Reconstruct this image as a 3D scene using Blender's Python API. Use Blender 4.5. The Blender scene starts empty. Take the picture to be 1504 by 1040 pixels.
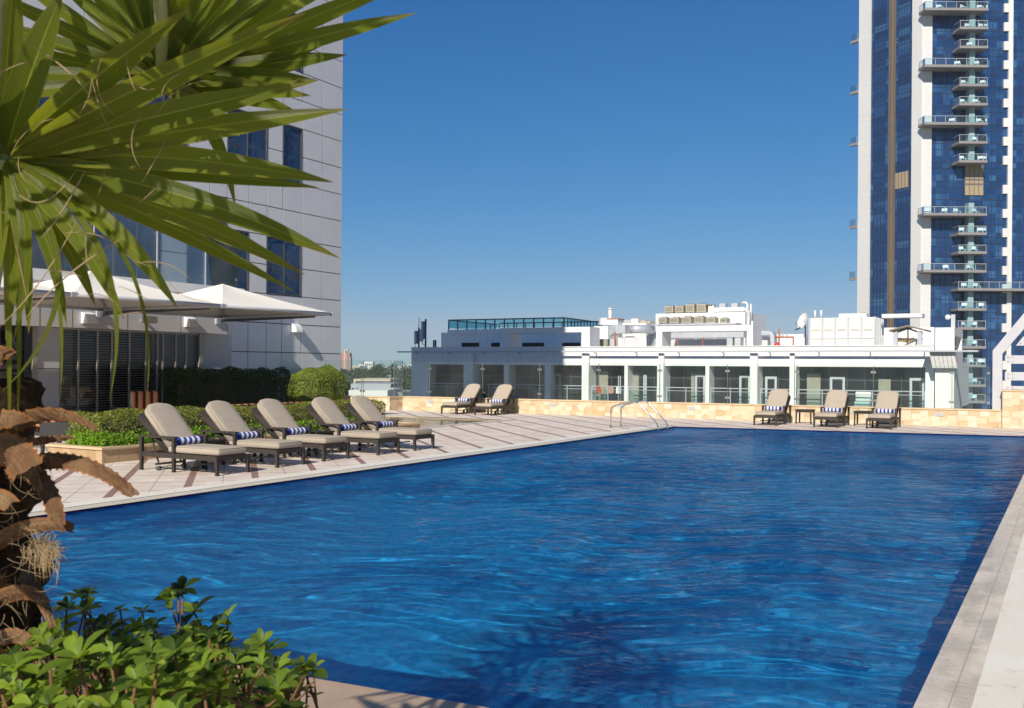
import bpy, math, random
import numpy as np
from mathutils import Vector, Matrix
random.seed(7)
R = math.radians
sc = bpy.context.scene
COL = sc.collection
# ------------------------------------------------------------------ camera model
FPX, YAW, ROLL, CAMH = 1450.0, R(29.6), 0.007, 1.65
CX, CC, CY = 752.0, 520.0, 538.8
cc, ss = math.cos(YAW), math.sin(YAW)

def ray(px, py):
    """direction through a point of the photograph (real-size survey of the place)"""
    a, b = px - CX, py - CC
    u, v = a + ROLL * b, b - ROLL * a - (CY - CC)
    return (cc * u - ss * FPX, ss * u + cc * FPX, -v)

def on_y(px, py, y):
    d = ray(px, py); t = y / d[1]
    return (d[0] * t, y, CAMH + d[2] * t)

def on_x(px, py, x):
    d = ray(px, py); t = x / d[0]
    return (x, d[1] * t, CAMH + d[2] * t)

def on_z(px, py, z=0.0):
    d = ray(px, py); t = (z - CAMH) / d[2]
    return (d[0] * t, d[1] * t, z)

def deep(px, py, depth):
    d = ray(px, py); t = depth / FPX
    return (d[0] * t, d[1] * t, CAMH + d[2] * t)

# ------------------------------------------------------------------ materials
class NT:
    def __init__(s, name):
        s.m = bpy.data.materials.new(name); s.m.use_nodes = True
        s.t = s.m.node_tree; s.t.nodes.clear()
        s.out = s.n('ShaderNodeOutputMaterial')
    def n(s, typ, **kw):
        nd = s.t.nodes.new(typ)
        for k, v in kw.items():
            if k.startswith('i_'):
                key = k[2:]
                key = int(key) if key.isdigit() else key.replace('__', ' ')
                nd.inputs[key].default_value = v
            else:
                setattr(nd, k, v)
        return nd
    def l(s, a, b):
        s.t.links.new(a, b)
    def coord(s, which='Object'):
        return s.n('ShaderNodeTexCoord').outputs[which]
    def noise(s, vec, scale, detail=4, rough=.55):
        nd = s.n('ShaderNodeTexNoise'); nd.inputs['Scale'].default_value = scale
        nd.inputs['Detail'].default_value = detail; nd.inputs['Roughness'].default_value = rough
        s.l(vec, nd.inputs['Vector']); return nd.outputs['Fac']
    def mapping(s, vec, scale=(1, 1, 1), rot=(0, 0, 0), loc=(0, 0, 0)):
        nd = s.n('ShaderNodeMapping'); nd.inputs['Scale'].default_value = scale
        nd.inputs['Rotation'].default_value = rot; nd.inputs['Location'].default_value = loc
        s.l(vec, nd.inputs['Vector']); return nd.outputs['Vector']
    def ramp(s, fac, stops, interp='LINEAR'):
        nd = s.n('ShaderNodeValToRGB'); nd.color_ramp.interpolation = interp
        e = nd.color_ramp.elements
        while len(e) < len(stops): e.new(0.5)
        for q, (p, c) in zip(e, stops):
            q.position = p; q.color = (*c, 1) if len(c) == 3 else c
        s.l(fac, nd.inputs['Fac']); return nd.outputs['Color']
    def math(s, op, a, b=None, clamp=False):
        nd = s.n('ShaderNodeMath', operation=op, use_clamp=clamp)
        for i, q in enumerate((a, b)):
            if q is None: continue
            if isinstance(q, (int, float)): nd.inputs[i].default_value = q
            else: s.l(q, nd.inputs[i])
        return nd.outputs[0]
    def mix(s, fac, a, b, blend='MIX'):
        nd = s.n('ShaderNodeMix', data_type='RGBA', blend_type=blend)
        for key, q in ((0, fac), (6, a), (7, b)):
            if isinstance(q, (int, float)): nd.inputs[key].default_value = q
            elif isinstance(q, tuple): nd.inputs[key].default_value = (*q, 1) if len(q) == 3 else q
            else: s.l(q, nd.inputs[key])
        return nd.outputs[2]
    def bump(s, h, strength=.3, dist=.01, normal=None):
        nd = s.n('ShaderNodeBump'); nd.inputs['Strength'].default_value = strength
        nd.inputs['Distance'].default_value = dist; s.l(h, nd.inputs['Height'])
        if normal is not None: s.l(normal, nd.inputs['Normal'])
        return nd.outputs['Normal']
    def bsdf(s, col=None, rough=.6, metal=0, spec=.5, normal=None):
        b = s.n('ShaderNodeBsdfPrincipled')
        if isinstance(col, tuple): b.inputs['Base Color'].default_value = (*col, 1)
        elif col is not None: s.l(col, b.inputs['Base Color'])
        if isinstance(rough, (int, float)): b.inputs['Roughness'].default_value = rough
        else: s.l(rough, b.inputs['Roughness'])
        b.inputs['Metallic'].default_value = metal
        b.inputs['Specular IOR Level'].default_value = spec
        if normal is not None: s.l(normal, b.inputs['Normal'])
        return b
    def done(s, shader):
        s.l(shader.outputs[0] if hasattr(shader, 'outputs') else shader, s.out.inputs['Surface'])
        return s.m

def pm(name, col, rough=.6, var=.12, scale=3.0, bump=0.0, bscale=40.0, metal=0.0, spec=.5, stain=None):
    t = NT(name); v = t.coord()
    n1 = t.noise(v, scale, 5); n2 = t.noise(v, scale * 9, 3)
    f = t.math('ADD', t.math('MULTIPLY', n1, .65), t.math('MULTIPLY', n2, .35))
    lo = tuple(max(0, q * (1 - var)) for q in col); hi = tuple(min(1, q * (1 + var)) for q in col)
    c = t.ramp(f, [(.32, lo), (.68, hi)])
    if stain:
        sv = t.mapping(v, (2.2, 2.2, .22))
        sf = t.ramp(t.noise(sv, 2.0, 6, .65), [(.52, (0, 0, 0)), (.75, (1, 1, 1))])
        c = t.mix(t.math('MULTIPLY', sf, stain[1]), c, stain[0])
    nm = t.bump(t.noise(v, bscale, 3), bump, .01) if bump else None
    return t.done(t.bsdf(c, rough, metal, spec, nm))

def leaf_mat(name, dark, light, trans=.35, rough=.45, yellow=None, uvveins=False, spec=.4):
    t = NT(name)
    g = t.n('ShaderNodeNewGeometry').outputs['Random Per Island']
    f = t.math('ADD', t.math('MULTIPLY', g, .7), t.math('MULTIPLY', t.noise(t.coord(), 2.5, 3), .3))
    stops = [(.2, dark), (.75, light)]
    if yellow: stops += [(.97, yellow)]
    c = t.ramp(f, stops)
    nm = None
    if uvveins:
        uv = t.coord('UV'); sx = t.n('ShaderNodeSeparateXYZ'); t.l(uv, sx.inputs[0])
        u, vv = sx.outputs[0], sx.outputs[1]
        a = t.math('ABSOLUTE', u)
        vein = t.math('SINE', t.math('MULTIPLY', u, 62.0))
        nz = t.noise(t.mapping(uv, (9, 1.3, 1)), 3.0, 4)
        c = t.mix(t.math('MULTIPLY', nz, .45), c, tuple(q * 1.7 for q in light))
        edge = t.ramp(a, [(.90, (0, 0, 0)), (.99, (1, 1, 1))])
        rib = t.ramp(a, [(.02, (1, 1, 1)), (.07, (0, 0, 0))])
        c = t.mix(t.math('MULTIPLY', edge, .55), c, (.42, .33, .06))
        c = t.mix(t.math('MULTIPLY', rib, .75), c, (.38, .40, .07))
        tipf = t.ramp(vv, [(.90, (0, 0, 0)), (1.0, (1, 1, 1))])
        c = t.mix(t.math('MULTIPLY', tipf, .8), c, (.30, .22, .07))
        nm = t.bump(vein, .6, .002)
    b = t.bsdf(c, rough, 0, spec, nm)
    tr = t.n('ShaderNodeBsdfTranslucent')
    bright = t.mix(1.0, c, (2.2, 2.0, .9), 'MULTIPLY'); t.l(bright, tr.inputs[0])
    mx = t.n('ShaderNodeMixShader'); mx.inputs[0].default_value = trans
    t.l(b.outputs[0], mx.inputs[1]); t.l(tr.outputs[0], mx.inputs[2])
    return t.done(mx)

def glass_mat(name, tint=(.93, .97, .96), refl=1.0, rough=0.0, dust=0.0):
    """thin sheet of glass: tinted see-through with a Fresnel reflection"""
    t = NT(name)
    tr = t.n('ShaderNodeBsdfTransparent'); tr.inputs[0].default_value = (*tint, 1)
    gl = t.n('ShaderNodeBsdfGlossy'); gl.inputs['Roughness'].default_value = rough
    fr = t.n('ShaderNodeFresnel'); fr.inputs['IOR'].default_value = 1.45
    mx = t.n('ShaderNodeMixShader'); t.l(t.math('MULTIPLY', fr.outputs[0], refl), mx.inputs[0])
    t.l(tr.outputs[0], mx.inputs[1]); t.l(gl.outputs[0], mx.inputs[2])
    last = mx
    if dust:
        df = t.n('ShaderNodeBsdfDiffuse'); df.inputs[0].default_value = (.75, .8, .8, 1)
        m2 = t.n('ShaderNodeMixShader')
        nz = t.ramp(t.noise(t.mapping(t.coord(), (1, 1, .5)), 1.7, 5), [(.3, (.3, .3, .3)), (.75, (1, 1, 1))])
        t.l(t.math('MULTIPLY', nz, dust), m2.inputs[0])
        t.l(mx.outputs[0], m2.inputs[1]); t.l(df.outputs[0], m2.inputs[2]); last = m2
    return t.done(last)

M = {}
M['white'] = pm('white_render', (.82, .81, .785), .75, .05, .6, .08, 30, stain=((.52, .49, .43), .5))
M['hvac_white'] = pm('white_sheet_metal', (.74, .74, .72), .5, .08, 1.5, .05, 20, stain=((.5, .46, .4), .4))
M['grey_wall'] = pm('grey_fascia_panel', (.58, .57, .565), .55, .05, 1.0, .05, 60)
M['panel'] = pm('pale_grey_cladding', (.75, .745, .745), .38, .05, .8, .03, 25, spec=.4)
M['joint'] = pm('brown_joint', (.23, .17, .10), .8, .15, 3)
M['dark_metal'] = pm('dark_grey_metal', (.10, .10, .11), .4, .15, 4, 0, metal=.3)
M['steel_grey'] = pm('painted_grey_steel', (.50, .50, .52), .45, .05, 2)
M['rail_grey'] = pm('grey_railing_paint', (.45, .47, .50), .45, .08, 4)
M['chrome'] = pm('polished_steel', (.72, .70, .67), .16, .05, 8, metal=1.0)
M['clamp'] = pm('brushed_steel_clamp', (.42, .39, .36), .35, .15, 8, metal=.8)
M['galv'] = pm('galvanised_duct', (.62, .64, .66), .42, .12, 2.5, .05, 10, metal=.45)
M['condenser'] = pm('beige_condenser_paint', (.44, .40, .32), .6, .1, 4)
M['tank'] = pm('cream_tank_panel', (.76, .73, .66), .55, .04, 1.2)
M['rust'] = pm('rusty_red_pipe', (.42, .13, .05), .7, .2, 6)
M['red'] = pm('red_paint', (.65, .04, .02), .4, .1, 5)
M['roof_brown'] = pm('weathered_roof_sheet', (.22, .18, .13), .8, .25, 3)
M['fabric'] = pm('taupe_cushion_fabric', (.42, .355, .28), .95, .07, 3, .5, 420, spec=.15)
t = NT('taupe_cushion_fabric'); v = t.coord()
_c = t.ramp(t.math('ADD', t.math('MULTIPLY', t.noise(v, 2.2, 5), .6), t.math('MULTIPLY', t.noise(v, 160, 2), .4)), [(.3, (.375, .315, .245)), (.7, (.465, .395, .315))])
_n = t.bump(t.noise(t.mapping(v, (3, 1.2, 3)), 3.2, 3, .5), .55, .018)
M['fabric'] = t.done(t.bsdf(_c, .95, 0, .15, t.bump(t.noise(v, 420, 2), .4, .003, _n)))
M['piping'] = pm('taupe_piping', (.30, .26, .21), .95, .05, 4, spec=.15)
M['canvas'] = pm('cream_canvas', (.80, .76, .68), .9, .03, .8, .12, 300, spec=.15)
M['blue_cloth'] = pm('blue_terry', (.035, .065, .33), 1.0, .15, 30, .8, 380, spec=.1)
M['white_cloth'] = pm('white_terry', (.80, .80, .82), 1.0, .05, 30, .8, 380, spec=.1)
M['lip'] = pm('cream_pool_lip', (.62, .56, .47), .45, .08, 2.5, .1, 30)
t = NT('wet_overflow_stone'); v = t.coord(); sx = t.n('ShaderNodeSeparateXYZ'); t.l(v, sx.inputs[0])
_c = t.ramp(t.math('ADD', t.math('MULTIPLY', t.noise(v, 3.0, 6, .65), .6), t.math('MULTIPLY', t.noise(v, 40, 3), .4)), [(.32, (.58, .51, .42)), (.68, (.76, .68, .57))])
_g = t.math('MAXIMUM', t.math('LESS_THAN', t.math('ABSOLUTE', t.math('ADD', sx.outputs[0], .52)), .004), t.math('LESS_THAN', t.math('FRACT', t.math('MULTIPLY', t.math('ADD', sx.outputs[1], 50.), 1 / .6)), .009))
_c = t.mix(t.math('MULTIPLY', _g, .6), _c, (.30, .23, .14))
_wet = t.ramp(t.noise(t.mapping(v, (2.2, .8, 1)), 1.6, 5, .6), [(.42, (.06, .06, .06)), (.62, (.55, .55, .55))])
_c = t.mix(t.ramp(t.noise(t.mapping(v, (2.2, .8, 1)), 1.6, 5, .6), [(.42, (.35, .35, .35)), (.62, (0, 0, 0))]), _c, (.36, .31, .25))
M['wet_stone'] = t.done(t.bsdf(_c, _wet, 0, .45, t.bump(t.noise(t.mapping(v, (2, 5, 1)), 3.5, 4), .22, .02)))
M['soil'] = pm('dry_soil', (.10, .07, .045), .95, .3, 6, .8, 25)
M['trunkfar'] = pm('grey_brown_bark', (.12, .09, .06), .9, .2, 3)
M['twig'] = pm('brown_twig', (.16, .075, .03), .8, .25, 12)
M['fibre'] = pm('dry_palm_fibre', (.34, .245, .13), .9, .25, 9)
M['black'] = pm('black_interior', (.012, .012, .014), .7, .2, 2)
M['black_plastic'] = pm('black_plastic', (.03, .03, .03), .5, .2, 4)
M['door_frame'] = pm('pale_grey_door_frame', (.50, .53, .54), .5, .06, 3)
M['curtain'] = pm('beige_curtain', (.30, .29, .22), .9, .15, 3)
M['blinds'] = pm('grey_brown_blind_slat', (.78, .74, .68), .55, .06, 3)
M['mullion'] = pm('bronze_mullion', (.40, .36, .31), .4, .08, 4, metal=.3)
M['lamp_white'] = pm('white_lamp_shell', (.80, .80, .80), .4, .03, 3)
M['beige_box'] = pm('beige_floodlight', (.55, .50, .43), .5, .08, 4)
M['slab_grey'] = pm('grey_balcony_slab', (.25, .235, .23), .7, .08, .4)
M['tower_white'] = pm('white_stone_cladding', (.68, .665, .63), .55, .05, .08)
M['teal_fin'] = pm('pale_teal_fin', (.30, .42, .41), .4, .06, .3)
M['tan_louvre'] = pm('tan_louvre', (.36, .28, .17), .6, .1, .5)
M['mull_tower'] = pm('dark_tower_mullion', (.030, .036, .062), .4, .1, .2)
M['bronze'] = pm('brown_ribbed_strip', (.15, .125, .105), .5, .12, .2)
M['gold'] = pm('ochre_metal_fin', (.40, .25, .08), .4, .1, .5, metal=.4)
M['asphalt'] = pm('asphalt', (.06, .06, .06), .9, .15, .5)
M['pink_tower'] = pm('pinkish_facade', (.46, .26, .20), .8, .08, .05)
M['far_white'] = pm('far_white_wall', (.72, .70, .66), .8, .06, .1)
M['far_beige'] = pm('far_beige_wall', (.56, .47, .36), .8, .08, .1)
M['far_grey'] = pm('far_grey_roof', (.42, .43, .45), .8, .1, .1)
M['far_red'] = pm('far_red_wall', (.34, .12, .09), .8, .1, .2)
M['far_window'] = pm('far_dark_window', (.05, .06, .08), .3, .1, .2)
M['glass'] = glass_mat('balustrade_glass', (.92, .965, .95), .6, 0, .025)
M['glass_edge'] = glass_mat('green_glass_edge', (.16, .52, .36), .8, 0, .30)
M['glass_terrace'] = glass_mat('terrace_glass', (.80, .88, .93), 1.0, 0, .10)
M['glass_rest'] = glass_mat('restaurant_glass', (.78, .80, .80), 1.2)
M['glass_balc'] = glass_mat('balcony_glass', (.66, .84, .87), 1.0, 0, .05)
M['glass_roof'] = glass_mat('teal_roof_glass', (.36, .66, .72), 1.0, 0, .12)
M['leaf_hedge'] = leaf_mat('hedge_leaf', (.12, .17, .022), (.30, .37, .065), .38, .5, (.40, .38, .12))
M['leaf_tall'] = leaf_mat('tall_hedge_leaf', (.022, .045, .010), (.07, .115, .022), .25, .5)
M['leaf_low'] = leaf_mat('low_hedge_leaf', (.10, .13, .022), (.28, .32, .06), .36, .5, (.42, .36, .10))
M['leaf_cover'] = leaf_mat('bright_groundcover_leaf', (.12, .24, .02), (.27, .46, .04), .38, .45)
M['hedge_core'] = pm('twiggy_hedge_core', (.15, .11, .065), .95, .35, 9, .8, 30)
M['leaf_far'] = leaf_mat('far_tree_leaf', (.03, .05, .018), (.075, .10, .035), .15, .7)
M['leaf_shrub'] = leaf_mat('glossy_shrub_leaf', (.020, .048, .004), (.21, .31, .030), .45, .50, (.40, .46, .06), spec=.45)
M['leaf_palm'] = leaf_mat('fan_palm_leaf', (.085, .120, .011), (.185, .220, .022), .40, .38, uvveins=True, spec=.5)

def mk_special():
    # diagonal pinkish paving with brown strips ------------------------------------------------
    t = NT('diagonal_paving'); v = t.coord()
    rv = t.mapping(v, rot=(0, 0, R(-45)))       # x' = t (across the strips), y' = s
    sx = t.n('ShaderNodeSeparateXYZ'); t.l(rv, sx.inputs[0])
    T, S = sx.outputs[0], sx.outputs[1]
    def frac(q, period, off):
        return t.math('FRACT', t.math('DIVIDE', t.math('ADD', q, 200 * period - off), period))
    ft = frac(T, .90, -.67 - .055); fs = frac(S, .475, 14.62 - .01); fs2 = frac(S, .95, 14.62 - .014)
    strip = t.math('LESS_THAN', ft, .115)
    thin = t.math('LESS_THAN', fs, .020); thick = t.math('LESS_THAN', fs2, .030)
    seam = t.math('LESS_THAN', t.math('ABSOLUTE', t.math('SUBTRACT', ft, .555)), .006)
    cell = t.n('ShaderNodeCombineXYZ')
    t.l(t.math('FLOOR', t.math('DIVIDE', T, .45)), cell.inputs[0]); t.l(t.math('FLOOR', t.math('DIVIDE', S, .475)), cell.inputs[1])
    wn = t.n('ShaderNodeTexWhiteNoise'); t.l(cell.outputs[0], wn.inputs['Vector'])
    base = t.ramp(t.math('ADD', t.math('MULTIPLY', wn.outputs['Value'], .5), t.math('MULTIPLY', t.noise(v, 7, 6, .65), .5)),
                  [(.25, (.66, .555, .46)), (.5, (.74, .635, .54)), (.8, (.80, .71, .62))])
    dirt = t.ramp(t.noise(v, .55, 6, .6), [(.42, (0, 0, 0)), (.75, (1, 1, 1))])
    base = t.mix(t.math('MULTIPLY', dirt, .28), base, (.60, .51, .43))
    base = t.mix(thin, base, (.22, .15, .115)); base = t.mix(thick, base, (.19, .105, .085))
    base = t.mix(seam, base, (.30, .26, .22))
    st = t.ramp(t.noise(v, 14, 4), [(.3, (.23, .135, .11)), (.7, (.33, .215, .175))])
    base = t.mix(strip, base, st)
    line = t.math('MAXIMUM', t.math('MAXIMUM', thin, seam), 0.0)
    h = t.math('SUBTRACT', t.math('MULTIPLY', t.noise(v, 60, 3), .25), line)
    M['deck'] = t.done(t.bsdf(base, .62, 0, .35, t.bump(h, .35, .004)))
    # white overflow grating ---------------------------------------------------------------------
    for nm, ax in (('grate_y', 1), ('grate_x', 0)):
        t = NT('white_overflow_' + nm); v = t.coord()
        sx = t.n('ShaderNodeSeparateXYZ'); t.l(v, sx.inputs[0])
        fr = t.math('FRACT', t.math('MULTIPLY', t.math('ADD', sx.outputs[ax], 200.), 1 / .024))
        gap = t.math('LESS_THAN', fr, .22)
        c = t.ramp(t.noise(v, 1.5, 5), [(.3, (.84, .78, .66)), (.6, (.90, .86, .77))])
        c = t.mix(t.math('MULTIPLY', t.ramp(t.noise(v, 9, 4), [(.62, (0, 0, 0)), (.7, (1, 1, 1))]), .4), c, (.42, .36, .28))
        c = t.mix(gap, c, (.62, .55, .44))
        M[nm] = t.done(t.bsdf(c, .5, 0, .4, t.bump(t.math('SUBTRACT', 1., gap), .6, .006)))
    # sandstone in irregular blocks ------------------------------------------------------------------
    def stone(name, cols, bw, bh):
        t = NT(name); v = t.coord()
        sx = t.n('ShaderNodeSeparateXYZ'); t.l(v, sx.inputs[0])
        cb = t.n('ShaderNodeCombineXYZ')
        t.l(t.math('ADD', sx.outputs[0], t.math('MULTIPLY', sx.outputs[1], .98)), cb.inputs[0]); t.l(sx.outputs[2], cb.inputs[1])
        vo = t.n('ShaderNodeTexVoronoi', voronoi_dimensions='2D', distance='CHEBYCHEV', feature='F1')
        vo.inputs['Scale'].default_value = 1.0; vo.inputs['Randomness'].default_value = .62
        t.l(t.mapping(cb.outputs[0], (1 / bw, 1 / bh, 1)), vo.inputs['Vector'])
        wn = t.n('ShaderNodeTexWhiteNoise', noise_dimensions='3D'); t.l(vo.outputs['Color'], wn.inputs['Vector'])
        grain = t.noise(t.mapping(cb.outputs[0], (3, 14, 1)), 3.0, 5)
        f = t.math('ADD', t.math('MULTIPLY', wn.outputs['Value'], .7), t.math('MULTIPLY', grain, .3))
        c = t.ramp(f, cols)
        grout = t.ramp(vo.outputs['Distance'], [(.455, (0, 0, 0)), (.50, (1, 1, 1))])
        c = t.mix(t.math('MULTIPLY', grout, .35), c, (.40, .26, .13))
        h = t.math('ADD', t.math('MULTIPLY', wn.outputs['Value'], .6), t.math('MULTIPLY', t.noise(v, 22, 5), .5))
        return t.done(t.bsdf(c, .8, 0, .25, t.bump(h, .55, .02)))
    M['sandstone'] = stone('sandstone_blocks', [(.1, (.50, .355, .20)), (.3, (.58, .45, .28)), (.6, (.63, .52, .36)), (.85, (.67, .58, .45))], .27, .17)
    M['planter_stone'] = stone('planter_sandstone', [(.1, (.36, .24, .13)), (.5, (.46, .32, .18)), (.9, (.54, .40, .25))], .22, .5)
    M['cap_stone'] = pm('sandstone_capping', (.62, .46, .28), .75, .12, 4, .2, 20)
    M['coping'] = pm('brown_tile_coping', (.42, .30, .205), .5, .12, 5, .12, 25)
    # dark wicker ----------------------------------------------------------------------------------------
    t = NT('dark_wicker'); v = t.coord()
    w = t.n('ShaderNodeTexWave', wave_type='BANDS', bands_direction='DIAGONAL'); w.inputs['Scale'].default_value = 60
    w.inputs['Distortion'].default_value = 1.0; t.l(v, w.inputs['Vector'])
    c = t.ramp(w.outputs['Fac'], [(.2, (.026, .020, .016)), (.8, (.062, .050, .039))])
    M['wicker'] = t.done(t.bsdf(c, .55, 0, .25, t.bump(w.outputs['Fac'], .5, .004)))
    # blue mosaic pool basin ----------------------------------------------------------------------------
    t = NT('blue_pool_mosaic'); v = t.coord()
    vo = t.n('ShaderNodeTexVoronoi', distance='CHEBYCHEV'); vo.inputs['Scale'].default_value = 20; vo.inputs['Randomness'].default_value = 0
    t.l(v, vo.inputs['Vector'])
    wn = t.n('ShaderNodeTexWhiteNoise'); t.l(vo.outputs['Color'], wn.inputs['Vector'])
    c = t.ramp(t.math('ADD', t.math('MULTIPLY', wn.outputs['Value'], .6), t.math('MULTIPLY', t.noise(v, .5, 4), .4)),
               [(.15, (.010, .25, .60)), (.5, (.018, .36, .78)), (.85, (.04, .47, .88))])
    M['mosaic'] = t.done(t.bsdf(c, .3, 0, .4))
    M['navy_tile'] = pm('navy_waterline_tile', (.012, .018, .16), .2, .3, 12)
    # tower curtain glass: pane by pane -------------------------------------------------------------------
    t = NT('blue_curtain_glass'); v = t.coord()
    sx = t.n('ShaderNodeSeparateXYZ'); t.l(v, sx.inputs[0])
    cb = t.n('ShaderNodeCombineXYZ')
    t.l(t.math('FLOOR', t.math('DIVIDE', t.math('ADD', sx.outputs[0], t.math('MULTIPLY', sx.outputs[1], 1.0)), 1.15)), cb.inputs[0])
    t.l(t.math('FLOOR', t.math('DIVIDE', sx.outputs[2], 1.1)), cb.inputs[1])
    wn = t.n('ShaderNodeTexWhiteNoise'); t.l(cb.outputs[0], wn.inputs['Vector'])
    c = t.ramp(wn.outputs['Value'], [(.0, (.010, .036, .115)), (.6, (.014, .050, .145)), (.86, (.022, .075, .19)), (1., (.04, .12, .25))])
    wv = t.noise(v, .35, 2)
    M['tower_glass'] = t.done(t.bsdf(c, .06, 0, .8, t.bump(wv, .08, .3)))
    t = NT('blue_hotel_glass'); v = t.coord()
    nz = t.noise(t.mapping(v, (1, 1.2, .7)), .9, 3, .5)
    w = t.ramp(nz, [(.3, (.012, .022, .055)), (.62, (.03, .055, .12))])
    M['hotel_glass'] = t.done(t.bsdf(w, .03, 0, .9, t.bump(t.noise(v, 1.1, 3), .5, .35)))
    t = NT('dark_apartment_glass'); v = t.coord()
    nz = t.noise(t.mapping(v, (.6, .6, .3)), 1.2, 4)
    c = t.ramp(nz, [(.3, (.006, .007, .009)), (.7, (.022, .025, .028))])
    M['apt_glass'] = t.done(t.bsdf(c, .2, 0, .15))
    # striped bench fabric ----------------------------------------------------------------------------------
    t = NT('orange_striped_fabric'); v = t.coord()
    sx = t.n('ShaderNodeSeparateXYZ'); t.l(v, sx.inputs[0])
    fr = t.math('FRACT', t.math('MULTIPLY', t.math('ADD', sx.outputs[1], 100.), 1 / .23))
    c = t.ramp(fr, [(0, (.03, .02, .015)), (.22, (.55, .10, .015)), (.42, (.36, .28, .18)), (.72, (.62, .14, .02)), (.86, (.03, .02, .015))], 'CONSTANT')
    M['striped'] = t.done(t.bsdf(c, .95, 0, .1))
    # palm trunk / dry leaf base -----------------------------------------------------------------------------
    t = NT('palm_trunk_bark'); v = t.coord()
    nz = t.noise(t.mapping(v, (8, 8, 2.5)), 3.0, 7, .7)
    c = t.ramp(nz, [(.3, (.018, .010, .006)), (.55, (.07, .04, .02)), (.75, (.17, .10, .05))])
    M['bark'] = t.done(t.bsdf(c, .95, 0, .15, t.bump(nz, .9, .04)))
    t = NT('dry_leaf_base'); uv = t.coord('UV')
    nz = t.noise(t.mapping(uv, (13.0, .5, 1)), 1.6, 8, .75); n2 = t.noise(t.coord(), 9.0, 5, .6)
    c = t.ramp(t.math('ADD', t.math('MULTIPLY', nz, .55), t.math('MULTIPLY', n2, .45)), [(.34, (.040, .018, .009)), (.47, (.14, .066, .028)), (.57, (.27, .17, .085)), (.70, (.44, .36, .25))])
    sx = t.n('ShaderNodeSeparateXYZ'); t.l(uv, sx.inputs[0])
    e = t.ramp(t.math('ABSOLUTE', sx.outputs[0]), [(.72, (0, 0, 0)), (1.0, (1, 1, 1))])
    c = t.mix(t.math('MULTIPLY', e, .75), c, (.33, .12, .03))
    M['leafbase'] = t.done(t.bsdf(c, .7, 0, .3, t.bump(nz, .5, .008)))
    t = NT('pale_leaf_stalk'); v = t.coord()
    c = t.ramp(t.noise(v, 12, 4), [(.3, (.22, .28, .10)), (.7, (.38, .42, .20))])
    M['stalk'] = t.done(t.bsdf(c, .5, 0, .4))
    # ground far below ------------------------------------------------------------------------------------------
    t = NT('city_ground'); v = t.coord()
    c = t.ramp(t.noise(v, .012, 6), [(.35, (.16, .16, .10)), (.5, (.34, .30, .23)), (.65, (.44, .40, .32))])
    M['ground'] = t.done(t.bsdf(c, .95, 0, .1))
mk_special()

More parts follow.
